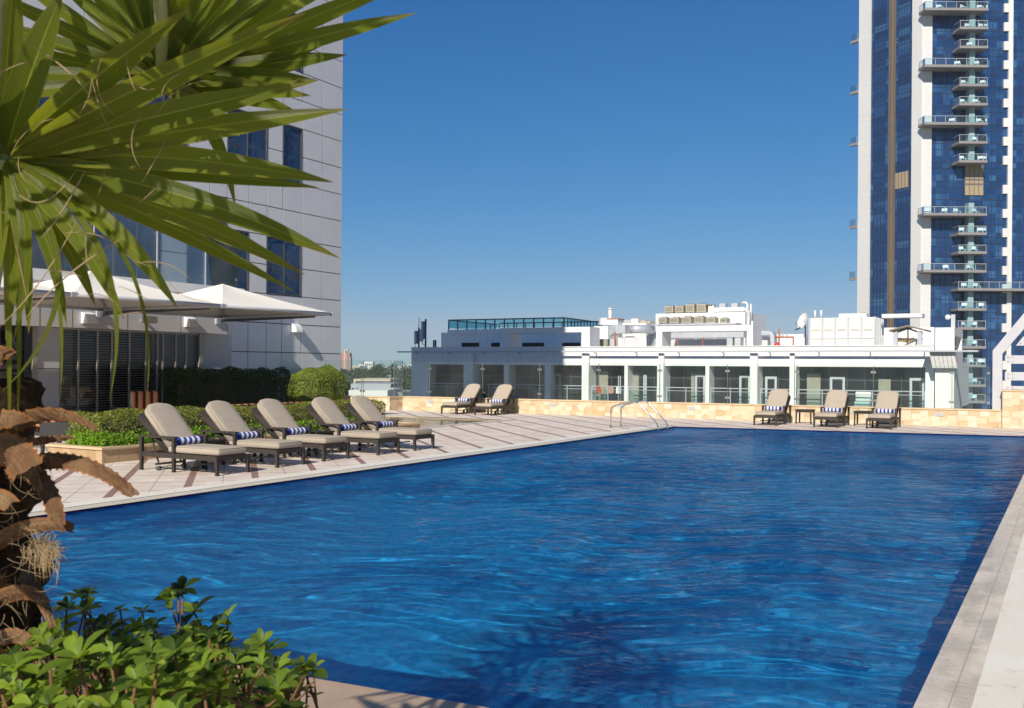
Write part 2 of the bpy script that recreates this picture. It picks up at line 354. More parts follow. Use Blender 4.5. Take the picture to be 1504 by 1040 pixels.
# ------------------------------------------------------------------ mesh builder
class MB:
    def __init__(s):
        s.v, s.f, s.m, s.uv, s.sm = [], [], [], None, []
    def quad(s, a, b, c, d, m=0):
        i = len(s.v); s.v += [a, b, c, d]; s.f.append((i, i + 1, i + 2, i + 3)); s.m.append(m); s.sm.append(0)
    def poly(s, pts, m=0):
        i = len(s.v); s.v += list(pts); s.f.append(tuple(range(i, i + len(pts)))); s.m.append(m); s.sm.append(0)
    def hexa(s, p, m=0):
        i = len(s.v); s.v += [tuple(q) for q in p]
        for f in ((0, 3, 2, 1), (4, 5, 6, 7), (0, 1, 5, 4), (1, 2, 6, 5), (2, 3, 7, 6), (3, 0, 4, 7)):
            s.f.append(tuple(i + k for k in f)); s.m.append(m); s.sm.append(0)
    def box(s, x0, x1, y0, y1, z0, z1, m=0):
        x0, x1 = min(x0, x1), max(x0, x1); y0, y1 = min(y0, y1), max(y0, y1); z0, z1 = min(z0, z1), max(z0, z1)
        s.hexa([(x0, y0, z0), (x1, y0, z0), (x1, y1, z0), (x0, y1, z0), (x0, y0, z1), (x1, y0, z1), (x1, y1, z1), (x0, y1, z1)], m)
        return s
    def prism(s, pts, z0, z1, m=0):
        """plan polygon (counter-clockwise) raised from z0 to z1"""
        n = len(pts); i = len(s.v)
        s.v += [(x, y, z0) for x, y in pts] + [(x, y, z1) for x, y in pts]
        s.f.append(tuple(i + n + k for k in range(n))); s.f.append(tuple(i + n - 1 - k for k in range(n)))
        for k in range(n): s.f.append((i + k, i + (k + 1) % n, i + n + (k + 1) % n, i + n + k))
        s.m += [m] * (n + 2); s.sm += [0] * (n + 2); return s
    def wallp(s, pts, axis, a0, a1, m=0):
        """outline in a vertical plane, extruded along axis ('x': pts=(y,z); 'y': pts=(x,z))"""
        n = len(pts); i = len(s.v)
        for a in (a0, a1):
            s.v += [((a, p, q) if axis == 'x' else (p, a, q)) for p, q in pts]
        s.f.append(tuple(i + k for k in range(n))); s.f.append(tuple(i + 2 * n - 1 - k for k in range(n)))
        for k in range(n): s.f.append((i + k, i + n + k, i + n + (k + 1) % n, i + (k + 1) % n))
        s.m += [m] * (n + 2); s.sm += [0] * (n + 2); return s
    def bar(s, p, q, w, h, m=0, up=(0, 0, 1), w2=None, h2=None):
        p, q = Vector(p), Vector(q); d = (q - p).normalized(); u = Vector(up)
        if abs(d.dot(u)) > .98: u = Vector((0, 1, 0))
        a = d.cross(u).normalized(); b = a.cross(d).normalized()
        w2 = w if w2 is None else w2; h2 = h if h2 is None else h2
        c = []
        for o, ww, hh in ((p, w, h), (q, w2, h2)):
            c += [o - a * ww / 2 - b * hh / 2, o + a * ww / 2 - b * hh / 2, o + a * ww / 2 + b * hh / 2, o - a * ww / 2 + b * hh / 2]
        s.hexa(c, m); return s
    def tube(s, pts, r, n=8, m=0, cap=True):
        pts = [Vector(p) for p in pts]; k = len(pts)
        rs = r if isinstance(r, (list, tuple)) else [r] * k
        i0 = len(s.v); prev = None
        for j, p in enumerate(pts):
            d = (pts[min(j + 1, k - 1)] - pts[max(j - 1, 0)]).normalized()
            if prev is None:
                a = d.cross(Vector((0, 0, 1)) if abs(d.z) < .9 else Vector((1, 0, 0))).normalized()
            else:
                a = (prev - d * prev.dot(d)).normalized()
            prev = a; b = d.cross(a)
            for q in range(n):
                t = 2 * math.pi * q / n
                s.v.append(tuple(p + (a * math.cos(t) + b * math.sin(t)) * rs[j]))
        for j in range(k - 1):
            for q in range(n):
                s.f.append((i0 + j * n + q, i0 + j * n + (q + 1) % n, i0 + (j + 1) * n + (q + 1) % n, i0 + (j + 1) * n + q)); s.m.append(m); s.sm.append(1)
        if cap:
            s.f.append(tuple(i0 + n - 1 - q for q in range(n))); s.f.append(tuple(i0 + (k - 1) * n + q for q in range(n))); s.m += [m, m]; s.sm += [0, 0]
        return s
    def rbox(s, x0, x1, y0, y1, z0, z1, r, n=6, m=0):
        """box with rounded edges"""
        c = Vector(((x0 + x1) / 2, (y0 + y1) / 2, (z0 + z1) / 2)); h = Vector((abs(x1 - x0) / 2, abs(y1 - y0) / 2, abs(z1 - z0) / 2))
        ts = []
        for hh in h:
            rr = min(r, hh)
            t = [-hh + rr * (1 - math.cos(k * math.pi / 2 / 3)) for k in range(4)]
            inner = [(-hh + rr) + (2 * (hh - rr)) * k / 3 for k in range(1, 3)]
            ts.append(t + inner + [-q for q in reversed(t)])
        idx = {}
        def vert(a, b, g):
            key = (a, b, g)
            if key not in idx:
                p = Vector((ts[0][a], ts[1][b], ts[2][g])); q = Vector([max(-(hh - min(r, hh)), min(hh - min(r, hh), w)) for hh, w in zip(h, p)])
                d = p - q
                if d.length > 1e-9:
                    # project the shell point on the rounded surface
                    d = Vector([d[k] for k in range(3)]); p = q + d.normalized() * min(r, *h) if d.length > 0 else p
                idx[key] = len(s.v); s.v.append(tuple(c + p))
            return idx[key]
        N = len(ts[0]) - 1
        def face(fn, flip):
            for a in range(N):
                for b in range(N):
                    q = [vert(*fn(a, b)), vert(*fn(a + 1, b)), vert(*fn(a + 1, b + 1)), vert(*fn(a, b + 1))]
                    s.f.append(tuple(reversed(q)) if flip else tuple(q)); s.m.append(m); s.sm.append(1)
        face(lambda a, b: (a, b, 0), True); face(lambda a, b: (a, b, N), False)
        face(lambda a, b: (a, 0, b), False); face(lambda a, b: (a, N, b), True)
        face(lambda a, b: (0, a, b), True); face(lambda a, b: (N, a, b), False)
        return s
    def obj(s, name, mats, parent=None, loc=None, smooth=None, local=False):
        me = bpy.data.meshes.new(name)
        org = Vector((0, 0, 0))
        if parent is not None and not local: org = Vector(ORG.get(parent.name, (0, 0, 0)))
        if parent is None and loc is not None: org = Vector(loc)
        vs = [(v[0] - org[0], v[1] - org[1], v[2] - org[2]) for v in s.v] if org.length else [tuple(v) for v in s.v]
        me.from_pydata(vs, [], s.f)
        if not isinstance(mats, (list, tuple)): mats = [mats]
        for q in mats: me.materials.append(M[q] if isinstance(q, str) else q)
        if len(mats) > 1: me.polygons.foreach_set('material_index', s.m)
        if smooth is None: me.polygons.foreach_set('use_smooth', [bool(q) for q in s.sm])
        else: me.polygons.foreach_set('use_smooth', [smooth] * len(s.f))
        if s.uv is not None:
            ul = me.uv_layers.new(name='UVMap'); li = np.zeros(len(me.loops), dtype=np.int32); me.loops.foreach_get('vertex_index', li)
            ul.data.foreach_set('uv', np.array(s.uv, dtype=np.float32)[li].ravel())
        me.update()
        o = bpy.data.objects.new(name, me); COL.objects.link(o)
        if parent is not None:
            o.parent = parent; ORG[o.name] = ORG.get(parent.name, (0, 0, 0)) if not local else (0, 0, 0)
        elif loc is not None:
            o.location = loc; ORG[o.name] = tuple(loc)
        return o
ORG = {}
def thing(name, label, cat, loc=(0, 0, 0), rotz=0, group=None):
    o = bpy.data.objects.new(name, None); COL.objects.link(o); o.empty_display_size = .2
    o.location = loc; o.rotation_euler = (0, 0, rotz); ORG[o.name] = tuple(loc)
    return tag(o, label, cat, group)
def tag(o, label, cat, group=None):
    o['label'] = label; o['category'] = cat
    if group: o['group'] = group
    return o
def struct(o):
    o['kind'] = 'structure'; return o
def dup(root, loc, rotz, label, group=None):
    def cp(o, par):
        c = o.copy(); COL.objects.link(c)
        if par is not None: c.parent = par
        for ch in list(o.children): cp(ch, c)
        return c
    r = cp(root, None); r.location = loc; r.rotation_euler = (0, 0, rotz); r['label'] = label
    if group: r['group'] = group
    return r

def leaves(pts, nrm, size, aspect=.55, tilt=.9, rng=None, bend=.15):
    """many small four-cornered leaves, one island each"""
    rng = rng or np.random.default_rng(1)
    n = len(pts); pts = np.asarray(pts, float)
    d = np.asarray(nrm, float) + rng.normal(0, tilt, (n, 3)); d /= np.linalg.norm(d, axis=1, keepdims=True) + 1e-9
    a = np.cross(d, rng.normal(0, 1, (n, 3))); a /= np.linalg.norm(a, axis=1, keepdims=True) + 1e-9
    b = np.cross(d, a)
    L = (size * rng.uniform(.6, 1.35, n))[:, None]; W = L * aspect
    v = np.empty((n, 4, 3))
    v[:, 0] = pts - a * L * .5; v[:, 1] = pts + b * W * .5 + d * L * bend; v[:, 2] = pts + a * L * .5; v[:, 3] = pts - b * W * .5 + d * L * bend
    return v.reshape(-1, 3), n
def leaf_obj(name, v, n, mat, parent=None, loc=None):
    me = bpy.data.meshes.new(name)
    org = np.array(ORG.get(parent.name, (0, 0, 0))) if parent is not None else np.array(loc or (0, 0, 0))
    v = v - org
    me.vertices.add(len(v)); me.vertices.foreach_set('co', v.astype(np.float32).ravel())
    me.loops.add(4 * n); me.loops.foreach_set('vertex_index', np.arange(4 * n, dtype=np.int32))
    me.polygons.add(n); me.polygons.foreach_set('loop_start', np.arange(0, 4 * n, 4, dtype=np.int32))
    me.update(calc_edges=True); me.validate()
    me.materials.append(M[mat])
    o = bpy.data.objects.new(name, me); COL.objects.link(o)
    if parent is not None: o.parent = parent; ORG[o.name] = tuple(org)
    elif loc is not None: o.location = loc
    return o
# ================================================================== SETTING
WL = lambda x: 31.69 + .063 * x            # line of the low sandstone wall (front face)
PXL, PXR, PYN = -9.72, -.67, 3.9            # pool water edges
FARL, FARR = 26.35, 27.85                   # far water edge at the left and right corner
nearY = lambda x: 4.07 + .085 * (x + 2.5)
GZ = -12.0
g = MB(); g.quad((-1500, -300, GZ), (1500, -300, GZ), (1500, 3200, GZ), (-1500, 3200, GZ))
struct(g.obj('ground', 'ground'))
rd = MB(); rd.quad((-160, 44, GZ + .02), (60, 44, GZ + .02), (60, 54, GZ + .02), (-160, 54, GZ + .02)); struct(rd.obj('road', 'asphalt'))

d = MB()
def flat(pts, z=0.0): d.poly([(x, y, z) for x, y in pts])
flat([(-31, -8), (-20.3, -8), (-20.3, 30.5), (-31, 30.5)])
flat([(-20.3, -8), (-15.0, -8), (-15.0, 19.7), (-20.3, 19.7)])
flat([(-20.3, 26.7), (-15.0, 26.7), (-15.0, WL(-15)), (-20.3, 30.5)])
flat([(-15.0, 3.2), (-10.3, 3.2), (-10.3, WL(-10.3)), (-15.0, WL(-15))])
flat([(-10.3, FARL + .12), (-.2, FARR + .16), (-.2, WL(0)), (-10.3, WL(-10.3))])
flat([(-.2, 3.2), (7, 3.2), (7, WL(7)), (-.2, WL(0))])
flat([(-15.0, -8), (7, -8), (7, 3.2), (-15.0, 3.2)], -.002)
struct(d.obj('pool_deck', 'deck'))
sub = MB(); sub.box(-31, 7, 31.6, 31.9, GZ, -.01).box(-31, 7, -8, -7.7, GZ, -.01).box(6.7, 6.98, -7.6, 31.5, GZ, -.01)
tag(sub.obj('podium', 'grey_wall'), 'grey podium wall that carries the pool deck', 'podium')

# pool basin -----------------------------------------------------------------------------------
PD = -1.25
b = MB()
c4 = [(PXL, nearY(PXL)), (PXR, nearY(PXR)), (PXR, FARR), (PXL, FARL)]
fl = lambda y: -.70 - .035 * (y - 4)      # floor falls from the near end
b.quad(*[(x, y, fl(y)) for x, y in c4])
for k in range(4):
    (xa, ya), (xb, yb) = c4[k], c4[(k + 1) % 4]
    b.quad((xa, ya, fl(ya)), (xb, yb, fl(yb)), (xb, yb, -.14), (xa, ya, -.14))
    b.quad((xa, ya, -.14), (xb, yb, -.14), (xb, yb, -.012), (xa, ya, -.012), 1)
pool = struct(b.obj('pool_basin', ['mosaic', 'navy_tile']))
# lips and overflow gratings ------------------------------------------------------------------------
def strip(name, pts, mat, z):
    q = MB(); q.poly([(x, y, z) for x, y in pts]); return struct(q.obj(name, mat))
strip('pool_edge_left', [(-9.97, 3.2), (PXL, 3.2), (PXL, FARL), (-9.97, FARL + .12)], 'lip', .006)
strip('overflow_grating_left', [(-10.30, 3.2), (-9.97, 3.2), (-9.97, FARL + .12), (-10.30, FARL + .12)], 'grate_y', .010)
strip('pool_edge_far', [(PXL, FARL), (PXR, FARR), (-.2, FARR + .2), (-9.97, FARL + .15)], 'lip', .007)
strip('overflow_ledge_right', [(PXR, 3.2), (-.42, 3.2), (-.42, FARR), (PXR, FARR)], 'wet_stone', -.004)
strip('overflow_grating_right', [(-.42, 3.2), (-.2, 3.2), (-.2, FARR + .1), (-.42, FARR + .1)], 'grate_y', .008)
cp = MB(); cp.prism([(-10.3, 2.62), (-.2, 2.62), (-.2, nearY(-.2)), (PXL, nearY(PXL)), (-10.3, nearY(-10.3))], -.12, .012)
struct(cp.obj('pool_coping', 'coping'))

# water ------------------------------------------------------------------------------------------------
def water_mat(name, tint, amp, refl=1.0, lo=.45):
    t = NT(name); v = t.coord()
    mid = t.noise(t.mapping(v, (.62, 1.7, 1), rot=(0, 0, R(-30))), 3.9, 5, .62)
    fine = t.noise(t.mapping(v, (.8, 1.6, 1), rot=(0, 0, R(-28))), 12.0, 4, .65)
    h = t.math('ADD', t.math('MULTIPLY', mid, .5), t.math('MULTIPLY', fine, .35))
    nm = t.bump(h, 1.0, amp)      # ripples too small for the mesh
    rf = t.n('ShaderNodeBsdfRefraction'); rf.inputs['IOR'].default_value = 1.33; rf.inputs['Roughness'].default_value = 0
    
    lw = t.n('ShaderNodeLayerWeight'); lw.inputs['Blend'].default_value = .5;    # long, flat paths through the water lose more light
    t.l(t.ramp(lw.outputs['Facing'], [(.55, tint), (.97, tuple(q * lo for q in tint))]), rf.inputs[0])
    gl = t.n('ShaderNodeBsdfGlossy'); gl.inputs['Roughness'].default_value = .02; t.l(nm, gl.inputs['Normal'])
    fr = t.n('ShaderNodeFresnel'); fr.inputs['IOR'].default_value = 1.33; t.l(nm, fr.inputs['Normal'])
    mx = t.n('ShaderNodeMixShader'); t.l(t.math('MULTIPLY', fr.outputs[0], refl), mx.inputs[0])
    t.l(rf.outputs[0], mx.inputs[1]); t.l(gl.outputs[0], mx.inputs[2])
    if refl >= .9: return t.done(mx)
    df = t.n('ShaderNodeBsdfDiffuse'); df.inputs[0].default_value = (.006, .13, .38, 1); t.l(nm, df.inputs['Normal'])      # faint cloudiness of the water
    m2 = t.n('ShaderNodeMixShader'); m2.inputs[0].default_value = .22
    t.l(rf.outputs[0], m2.inputs[1]); t.l(df.outputs[0], m2.inputs[2]); t.l(m2.outputs[0], mx.inputs[1])
    return t.done(mx)
M['water'] = water_mat('pool_water', (.97, 1.0, 1.0), .030, .32, .60)
M['water_kid'] = water_mat('still_pool_water', (.8, .95, 1.0), .012)
def wave_sheet(nx=300, ny=800):
    """wind chop as a real surface: a sum of many short waves"""
    rg = np.random.default_rng(21)
    u, v = np.meshgrid(np.linspace(0, 1, nx), np.linspace(0, 1, ny))
    X = PXL + (PXR - PXL) * u; y0 = 4.07 + .085 * (X + 2.5); y1 = FARL + (FARR - FARL) * u; Y = y0 + (y1 - y0) * v
    Z = np.zeros_like(X); wx = X + .25 * np.sin(Y * 1.7 + .4 * X); wy = Y + .22 * np.sin(X * 2.1 + .3 * Y)
    for k in range(90):
        lam = math.exp(rg.uniform(math.log(.13), math.log(1.0))); a = R(119) + rg.normal(0, .40); kx, ky = 2 * math.pi / lam * math.cos(a), 2 * math.pi / lam * math.sin(a)
        Z += .0016 * lam ** 1.10 * np.sin(kx * wx + ky * wy + rg.uniform(0, 6.28))
    Z *= .75 + .5 * np.sin(X * .9 + 1) * np.sin(Y * .55)
    m = MB(); m.v = np.column_stack([X.ravel(), Y.ravel(), Z.ravel() - .026]).tolist()
    a = (np.arange(ny - 1)[:, None] * nx + np.arange(nx - 1)[None, :]).ravel()
    m.f = np.column_stack([a, a + 1, a + nx + 1, a + nx]).tolist(); m.m = [0] * len(m.f); m.sm = [1] * len(m.f); return m
water = struct(wave_sheet().obj('pool_water', 'water'))
water.cycles.is_caustics_caster = True; pool.cycles.is_caustics_receiver = True      # sunlight is bent by the waves on to the tiles

# small wading pool ---------------------------------------------------------------------------------------
k4 = [(-20.0, 20.0), (-15.3, 20.0), (-15.3, 26.4), (-20.0, 26.4)]
b = MB(); b.quad(*[(x, y, -.5) for x, y in k4])
for k in range(4):
    (xa, ya), (xb, yb) = k4[k], k4[(k + 1) % 4]; b.quad((xa, ya, -.5), (xb, yb, -.5), (xb, yb, -.01), (xa, ya, -.01))
kp = struct(b.obj('wading_pool_basin', 'cap_stone'))
w = MB(); w.quad(*[(x, y, -.02) for x, y in k4]); kw = struct(w.obj('wading_pool_water', 'water_kid'))
e = MB()
for q in ([(-20.3, 19.7), (-15.0, 19.7), (-15.3, 20.0), (-20.0, 20.0)], [(-15.0, 19.7), (-15.0, 26.7), (-15.3, 26.4), (-15.3, 20.0)],
          [(-15.0, 26.7), (-20.3, 26.7), (-20.0, 26.4), (-15.3, 26.4)], [(-20.3, 26.7), (-20.3, 19.7), (-20.0, 20.0), (-20.0, 26.4)]):
    e.poly([(x, y, .008) for x, y in q])
struct(e.obj('wading_pool_edge', 'lip'))

# ================================================================== SANDSTONE WALL, GLASS, LIGHTS
def wallpt(px):
    dx, dy, _ = ray(px, 590); t = 31.69 / (dy - .063 * dx); return dx * t
wx0 = -21.95
wt = thing('sandstone_wall', 'long low golden sandstone block wall behind the far loungers', 'wall', (-12, WL(-12), 0))
m = MB(); m.prism([(wx0, WL(wx0)), (-1.75, WL(-1.75)), (-1.75, WL(-1.75) + .30), (wx0, WL(wx0) + .30)], 0, .475); m.obj('wall_face', 'sandstone', wt)
m = MB(); m.prism([(wx0 - .02, WL(wx0) - .025), (-1.75, WL(-1.75) - .025), (-1.75, WL(-1.75) + .33), (wx0 - .02, WL(wx0) + .33)], .475, .512); m.obj('capping', 'cap_stone', wt)
lt = thing('sandstone_wall', 'short sandstone wall section stepping forward beside the round bush', 'wall', (-23.5, 29.4, 0))
m = MB(); m.prism([(-25.1, 29.35), (-21.95, 29.5), (-21.95, 30.30), (-22.25, 30.30), (-22.25, 29.8), (-25.1, 29.65)], 0, .475); m.obj('wall_face', 'sandstone', lt)
m = MB(); m.prism([(-25.1, 29.325), (-21.925, 29.475), (-21.925, 30.26), (-22.27, 30.26), (-22.27, 29.83), (-25.1, 29.68)], .475, .512); m.obj('capping', 'cap_stone', lt)
tw = thing('sandstone_wall', 'taller sandstone pier under the grey steel screen', 'wall', (0, 31.3, 0))
m = MB(); m.prism([(-1.745, WL(-1.75) - .16), (7, WL(7) - .16), (7, WL(7) + .3), (-1.745, WL(-1.75) + .3)], 0, 1.05); m.obj('wall_face', 'sandstone', tw)
m = MB(); m.prism([(-1.77, WL(-1.75) - .19), (7, WL(7) - .19), (7, WL(7) + .33), (-1.77, WL(-1.75) + .33)], 1.05, 1.09); m.obj('capping', 'cap_stone', tw)

def glass_panel(a, b_, z0, z1, label, round_start=False, clampz=(.70, 1.56)):
    (xa, ya), (xb, yb) = a, b_
    L = math.hypot(xb - xa, yb - ya); ux, uy = (xb - xa) / L, (yb - ya) / L; nx, ny = -uy, ux
    t = thing('glass_balustrade', label, 'glass panel', (xa, ya, z0), 0, 'glass balustrade panels on the wall')
    P = lambda s, n: (xa + ux * s + nx * n, ya + uy * s + ny * n)
    gp = .012; q = MB(); q.prism([P(gp, -.006), P(L - gp, -.006), P(L - gp, .006), P(gp, .006)], z0, z1); q.obj('pane', 'glass', t)
    for s0 in (gp - .010, L - gp + .002):
        q = MB(); q.prism([P(s0, -.008), P(s0 + .008, -.008), P(s0 + .008, .022), P(s0, .022)], z0, z1); q.obj('glass_edge', 'glass_edge', t)
    q = MB()
    q.prism([P(gp, -.008), P(L - gp, -.008), P(L - gp, .008), P(gp, .008)], z1, z1 + .006); q.obj('glass_edge', 'glass_edge', t)
    for cz in clampz:
        for s0 in (0.004, L - .074):
            q = MB(); q.prism([P(s0, -.026), P(s0 + .07, -.026), P(s0 + .07, -.007), P(s0, -.007)], cz - .035, cz + .035)
            q.prism([P(s0, .007), P(s0 + .07, .007), P(s0 + .07, .026), P(s0, .026)], cz - .035, cz + .035); q.obj('clamp', 'clamp', t)
    return t
cuts = [590, 627, 705, 789, 876, 966, 1066, 1168, 1281, 1397, 1453]
where = ['at the inner corner of the wall, narrow pane', 'in front of the shaded end of the white building', 'behind the pair of loungers on the far left',
         'to the right of the paired loungers', 'in front of the balcony with hanging laundry', 'behind the steel pool handrails',
         'between the handrails and the first far right lounger', 'behind the lounger and side table by the white pillar', 'behind the two right hand loungers',
         'narrow pane in front of the white corner block']
for k in range(len(cuts) - 1):
    xa, xb = wallpt(cuts[k]), wallpt(cuts[k + 1])
    glass_panel((xa, WL(xa) + .16), (xb, WL(xb) + .16), .516, 1.80 - .05 * k / 9, 'frameless clear glass panel ' + where[k])
glass_panel((-21.93, 29.72), (-21.93, 30.30), .516, 1.84, 'short clear glass pane on the step of the wall')
glass_panel((-23.25, 29.57), (-21.99, 29.63), .516, 1.84, 'clear glass panel right of the round bush, before distant trees')
glass_panel((-25.0, 29.49), (-23.30, 29.565), .516, 1.84, 'clear glass panel in front of the hotel corner, half behind the bush')
for px, lab in ((632, 'below the narrow glass pane at the wall corner'), (812, 'right of the paired far loungers'), (913, 'behind the steel handrails'),
                (1016, 'right of the steel handrails'), (1379.5, 'right of the last far lounger'), (1256, 'behind the side table between the right loungers')):
    x = wallpt(px); y = WL(x)
    t = thing('wall_light', 'grey wall light on the sandstone, ' + lab, 'wall light', (x, y, .33), 0, 'recessed lights along the sandstone wall')
    q = MB(); q.box(x - .11, x + .11, y - .018, y + .03, .285, .385); q.obj('housing', 'steel_grey', t)
    q = MB()
    for k in range(4): q.box(x - .095, x + .095, y - .024, y - .016, .297 + k * .021, .310 + k * .021)
    q.obj('louvre', 'rail_grey', t)

# grey steel screen at the right -------------------------------------------------------------------------------
t = thing('steel_screen', 'pale grey steel screen with slanted top and wide horizontal slats', 'screen', (-1.9, 31.75, .512))
fy = 31.72
q = MB(); q.wallp([(-2.02, .512), (-1.77, .512), (-1.77, 2.12), (.45, 5.0), (.18, 5.15), (-2.02, 2.22)], 'y', fy, fy + .16); q.obj('frame', 'steel_grey', t)
for z0, z1, x1 in ((1.10, 1.20, -1.70), (1.36, 1.60, -1.70), (1.84, 2.08, -1.70), (2.36, 2.62, -1.42)):
    q = MB(); q.wallp([(x1, z0), (7, z0), (7, z1), (x1 + (z1 - z0) * .7 * (z0 > 2.2), z1)], 'y', fy + .03, fy + .10); q.obj('slat', 'steel_grey', t)
q = MB()
for z in (1.14, 1.42, 1.54, 1.90, 2.02, 2.42, 2.56):
    for x in (-1.62, -1.50): q.tube([(x + (.32 if z > 2.2 else 0), fy + .032, z), (x + (.32 if z > 2.2 else 0), fy + .018, z)], .014, 6)
q.obj('bolt', 'dark_metal', t)

# pool handrails -------------------------------------------------------------------------------------------------
t = thing('pool_ladder', 'pair of curved polished steel handrails at the far pool corner', 'pool ladder', (-10.4, 25.2, 0))
for y in (24.75, 25.45):
    pts = [(-10.95, y, 0), (-10.95, y, .45)]
    for k in range(1, 6):
        a = math.pi / 2 * k / 5; pts.append((-10.95 + .20 * (1 - math.cos(a)), y, .45 + .18 * math.sin(a)))
    pts += [(-10.50, y, .70), (-10.25, y, .735)]
    for k in range(1, 6):
        a = k / 5; pts.append((-10.25 + .22 * a, y, .735 - .14 * a * a))
    pts += [(-9.62, y, .16), (-9.585, y, .08), (-9.58, y, -.02), (-9.58, y, -.6)]
    q = MB(); q.tube(pts, .022, 10); h = q.obj('handrail', 'chrome', t)
    q = MB(); q.tube([(-10.95, y, 0), (-10.95, y, .02)], .05, 12); q.obj('flange', 'chrome', h)

# ================================================================== LOUNGERS
def build_lounger():
    t = thing('sun_lounger', 'x', 'sun lounger', (0, 0, 0), 0, 'dark framed sun loungers with taupe cushions')
    K = dict(parent=t, local=True)
    for y in (-.315, .315):
        for x, top in ((0.02, .515), (.74, .515), (1.645, .285)):
            q = MB(); q.bar((x, y, top), (x + (.012 if x > 1 else 0), y, .02), .056, .056, up=(1, 0, 0), w2=.042, h2=.042)
            q.box(x + (.012 if x > 1 else 0) - .026, x + (.012 if x > 1 else 0) + .026, y - .026, y + .026, 0, .02); q.obj('leg', 'wicker', **K)
        q = MB(); q.box(-.02, .79, y - .032, y + .032, .515, .545); q.obj('armrest', 'wicker', **K)
    q = MB()
    for y in (-.315, .315): q.box(.05, 1.617, y - .02, y + .02, .215, .287)
    q.box(1.627, 1.667, -.287, .287, .215, .287); q.box(0.0, .04, -.287, .287, .225, .275)
    for k in range(9): q.box(.15 + k * .17, .21 + k * .17, -.294, .294, .262, .28)
    q.obj('seat_frame', 'wicker', **K)
    q = MB(); q.bar((1.10, -.29, .12), (1.10, .29, .12), .025, .025); q.obj('cross_bar', 'dark_metal', **K)
    q = MB(); q.bar((.30, -.29, .10), (.30, .29, .10), .03, .03)
    for y in (-.22, .22): q.bar((.30, y, .10), (.12, y, .52), .02, .02)
    q.obj('recline_support', 'dark_metal', **K)
    for y in (-.25, .25):
        q = MB(); q.tube([(.33, y - .03, .035), (.33, y + .03, .035)], .035, 10); q.obj('wheel', 'dark_metal', **K)
    hx, hz = .60, .315; dx, dz = -.715, .70; nx, nz = .70, .715
    def outline(w, l0, l1, r, dome, n=7):
        o = [(-w, l0), (w, l0)]
        for k in range(n + 1):
            a = math.pi / 2 * k / n; o.append((w - r + r * math.cos(a), l1 - dome - r + r * math.sin(a)))
        for k in range(1, 6): 
            u = 1 - 2 * k / 6; o.append(((w - r) * u, l1 - dome * u * u))
        for k in range(n + 1):
            a = math.pi / 2 + math.pi / 2 * k / n; o.append((-w + r + r * math.cos(a), l1 - dome - r + r * math.sin(a)))
        return o
    def slabm(q, o, layers, curve=0.0, smooth=True):
        n = len(o); cxw = 0; cl = sum(p[1] for p in o) / n; rings = []
        for inset, off in layers:
            i0 = len(q.v); rings.append(i0)
            for (w_, l_) in o:
                fw = w_ * (1 - inset / .3); fl = cl + (l_ - cl) * (1 - inset / .45)
                of = off - curve * max(0, fl / .95) ** 2
                q.v.append((hx + dx * fl + nx * of, fw, hz + dz * fl + nz * of))
        for a, b2 in zip(rings, rings[1:]):
            for k in range(n):
                q.f.append((a + k, a + (k + 1) % n, b2 + (k + 1) % n, b2 + k)); q.m.append(0); q.sm.append(1)
        q.f.append(tuple(rings[0] + n - 1 - k for k in range(n))); q.f.append(tuple(rings[-1] + k for k in range(n))); q.m += [0, 0]; q.sm += [0, 1]
    q = MB(); slabm(q, outline(.318, -.04, .955, .19, .022), [(0, -.055), (0, -.02)], curve=.11); q.obj('backrest_frame', 'wicker', **K)
    q = MB(); o = outline(.290, .0, .93, .165, .018)
    slabm(q, o, [(.03, -.008), (.008, .004), (0, .03), (0, .075), (.010, .100), (.04, .112), (.12, .118)]); bc = q.obj('back_cushion', 'fabric', **K)
    pp = [(hx + dx * l_ + nx * .092, w_ * 1.0, hz + dz * l_ + nz * .092) for w_, l_ in o]; pp = pp[1:] + pp[:1]
    q = MB(); q.tube(pp + [pp[0]], .0065, 5, cap=False); q.obj('piping', 'piping', bc, local=True)
    q = MB(); q.rbox(.575, 1.665, -.300, .300, .290, .405, .042); scu = q.obj('seat_cushion', 'fabric', **K)
    q = MB(); rr = .292
    loop = [(.60, -rr, .388), (1.645, -rr, .388), (1.657, -rr + .02, .388), (1.657, rr - .02, .388), (1.645, rr, .388), (.60, rr, .388)]
    q.tube(loop, .006, 5); q.obj('piping', 'piping', scu, local=True)
    return t
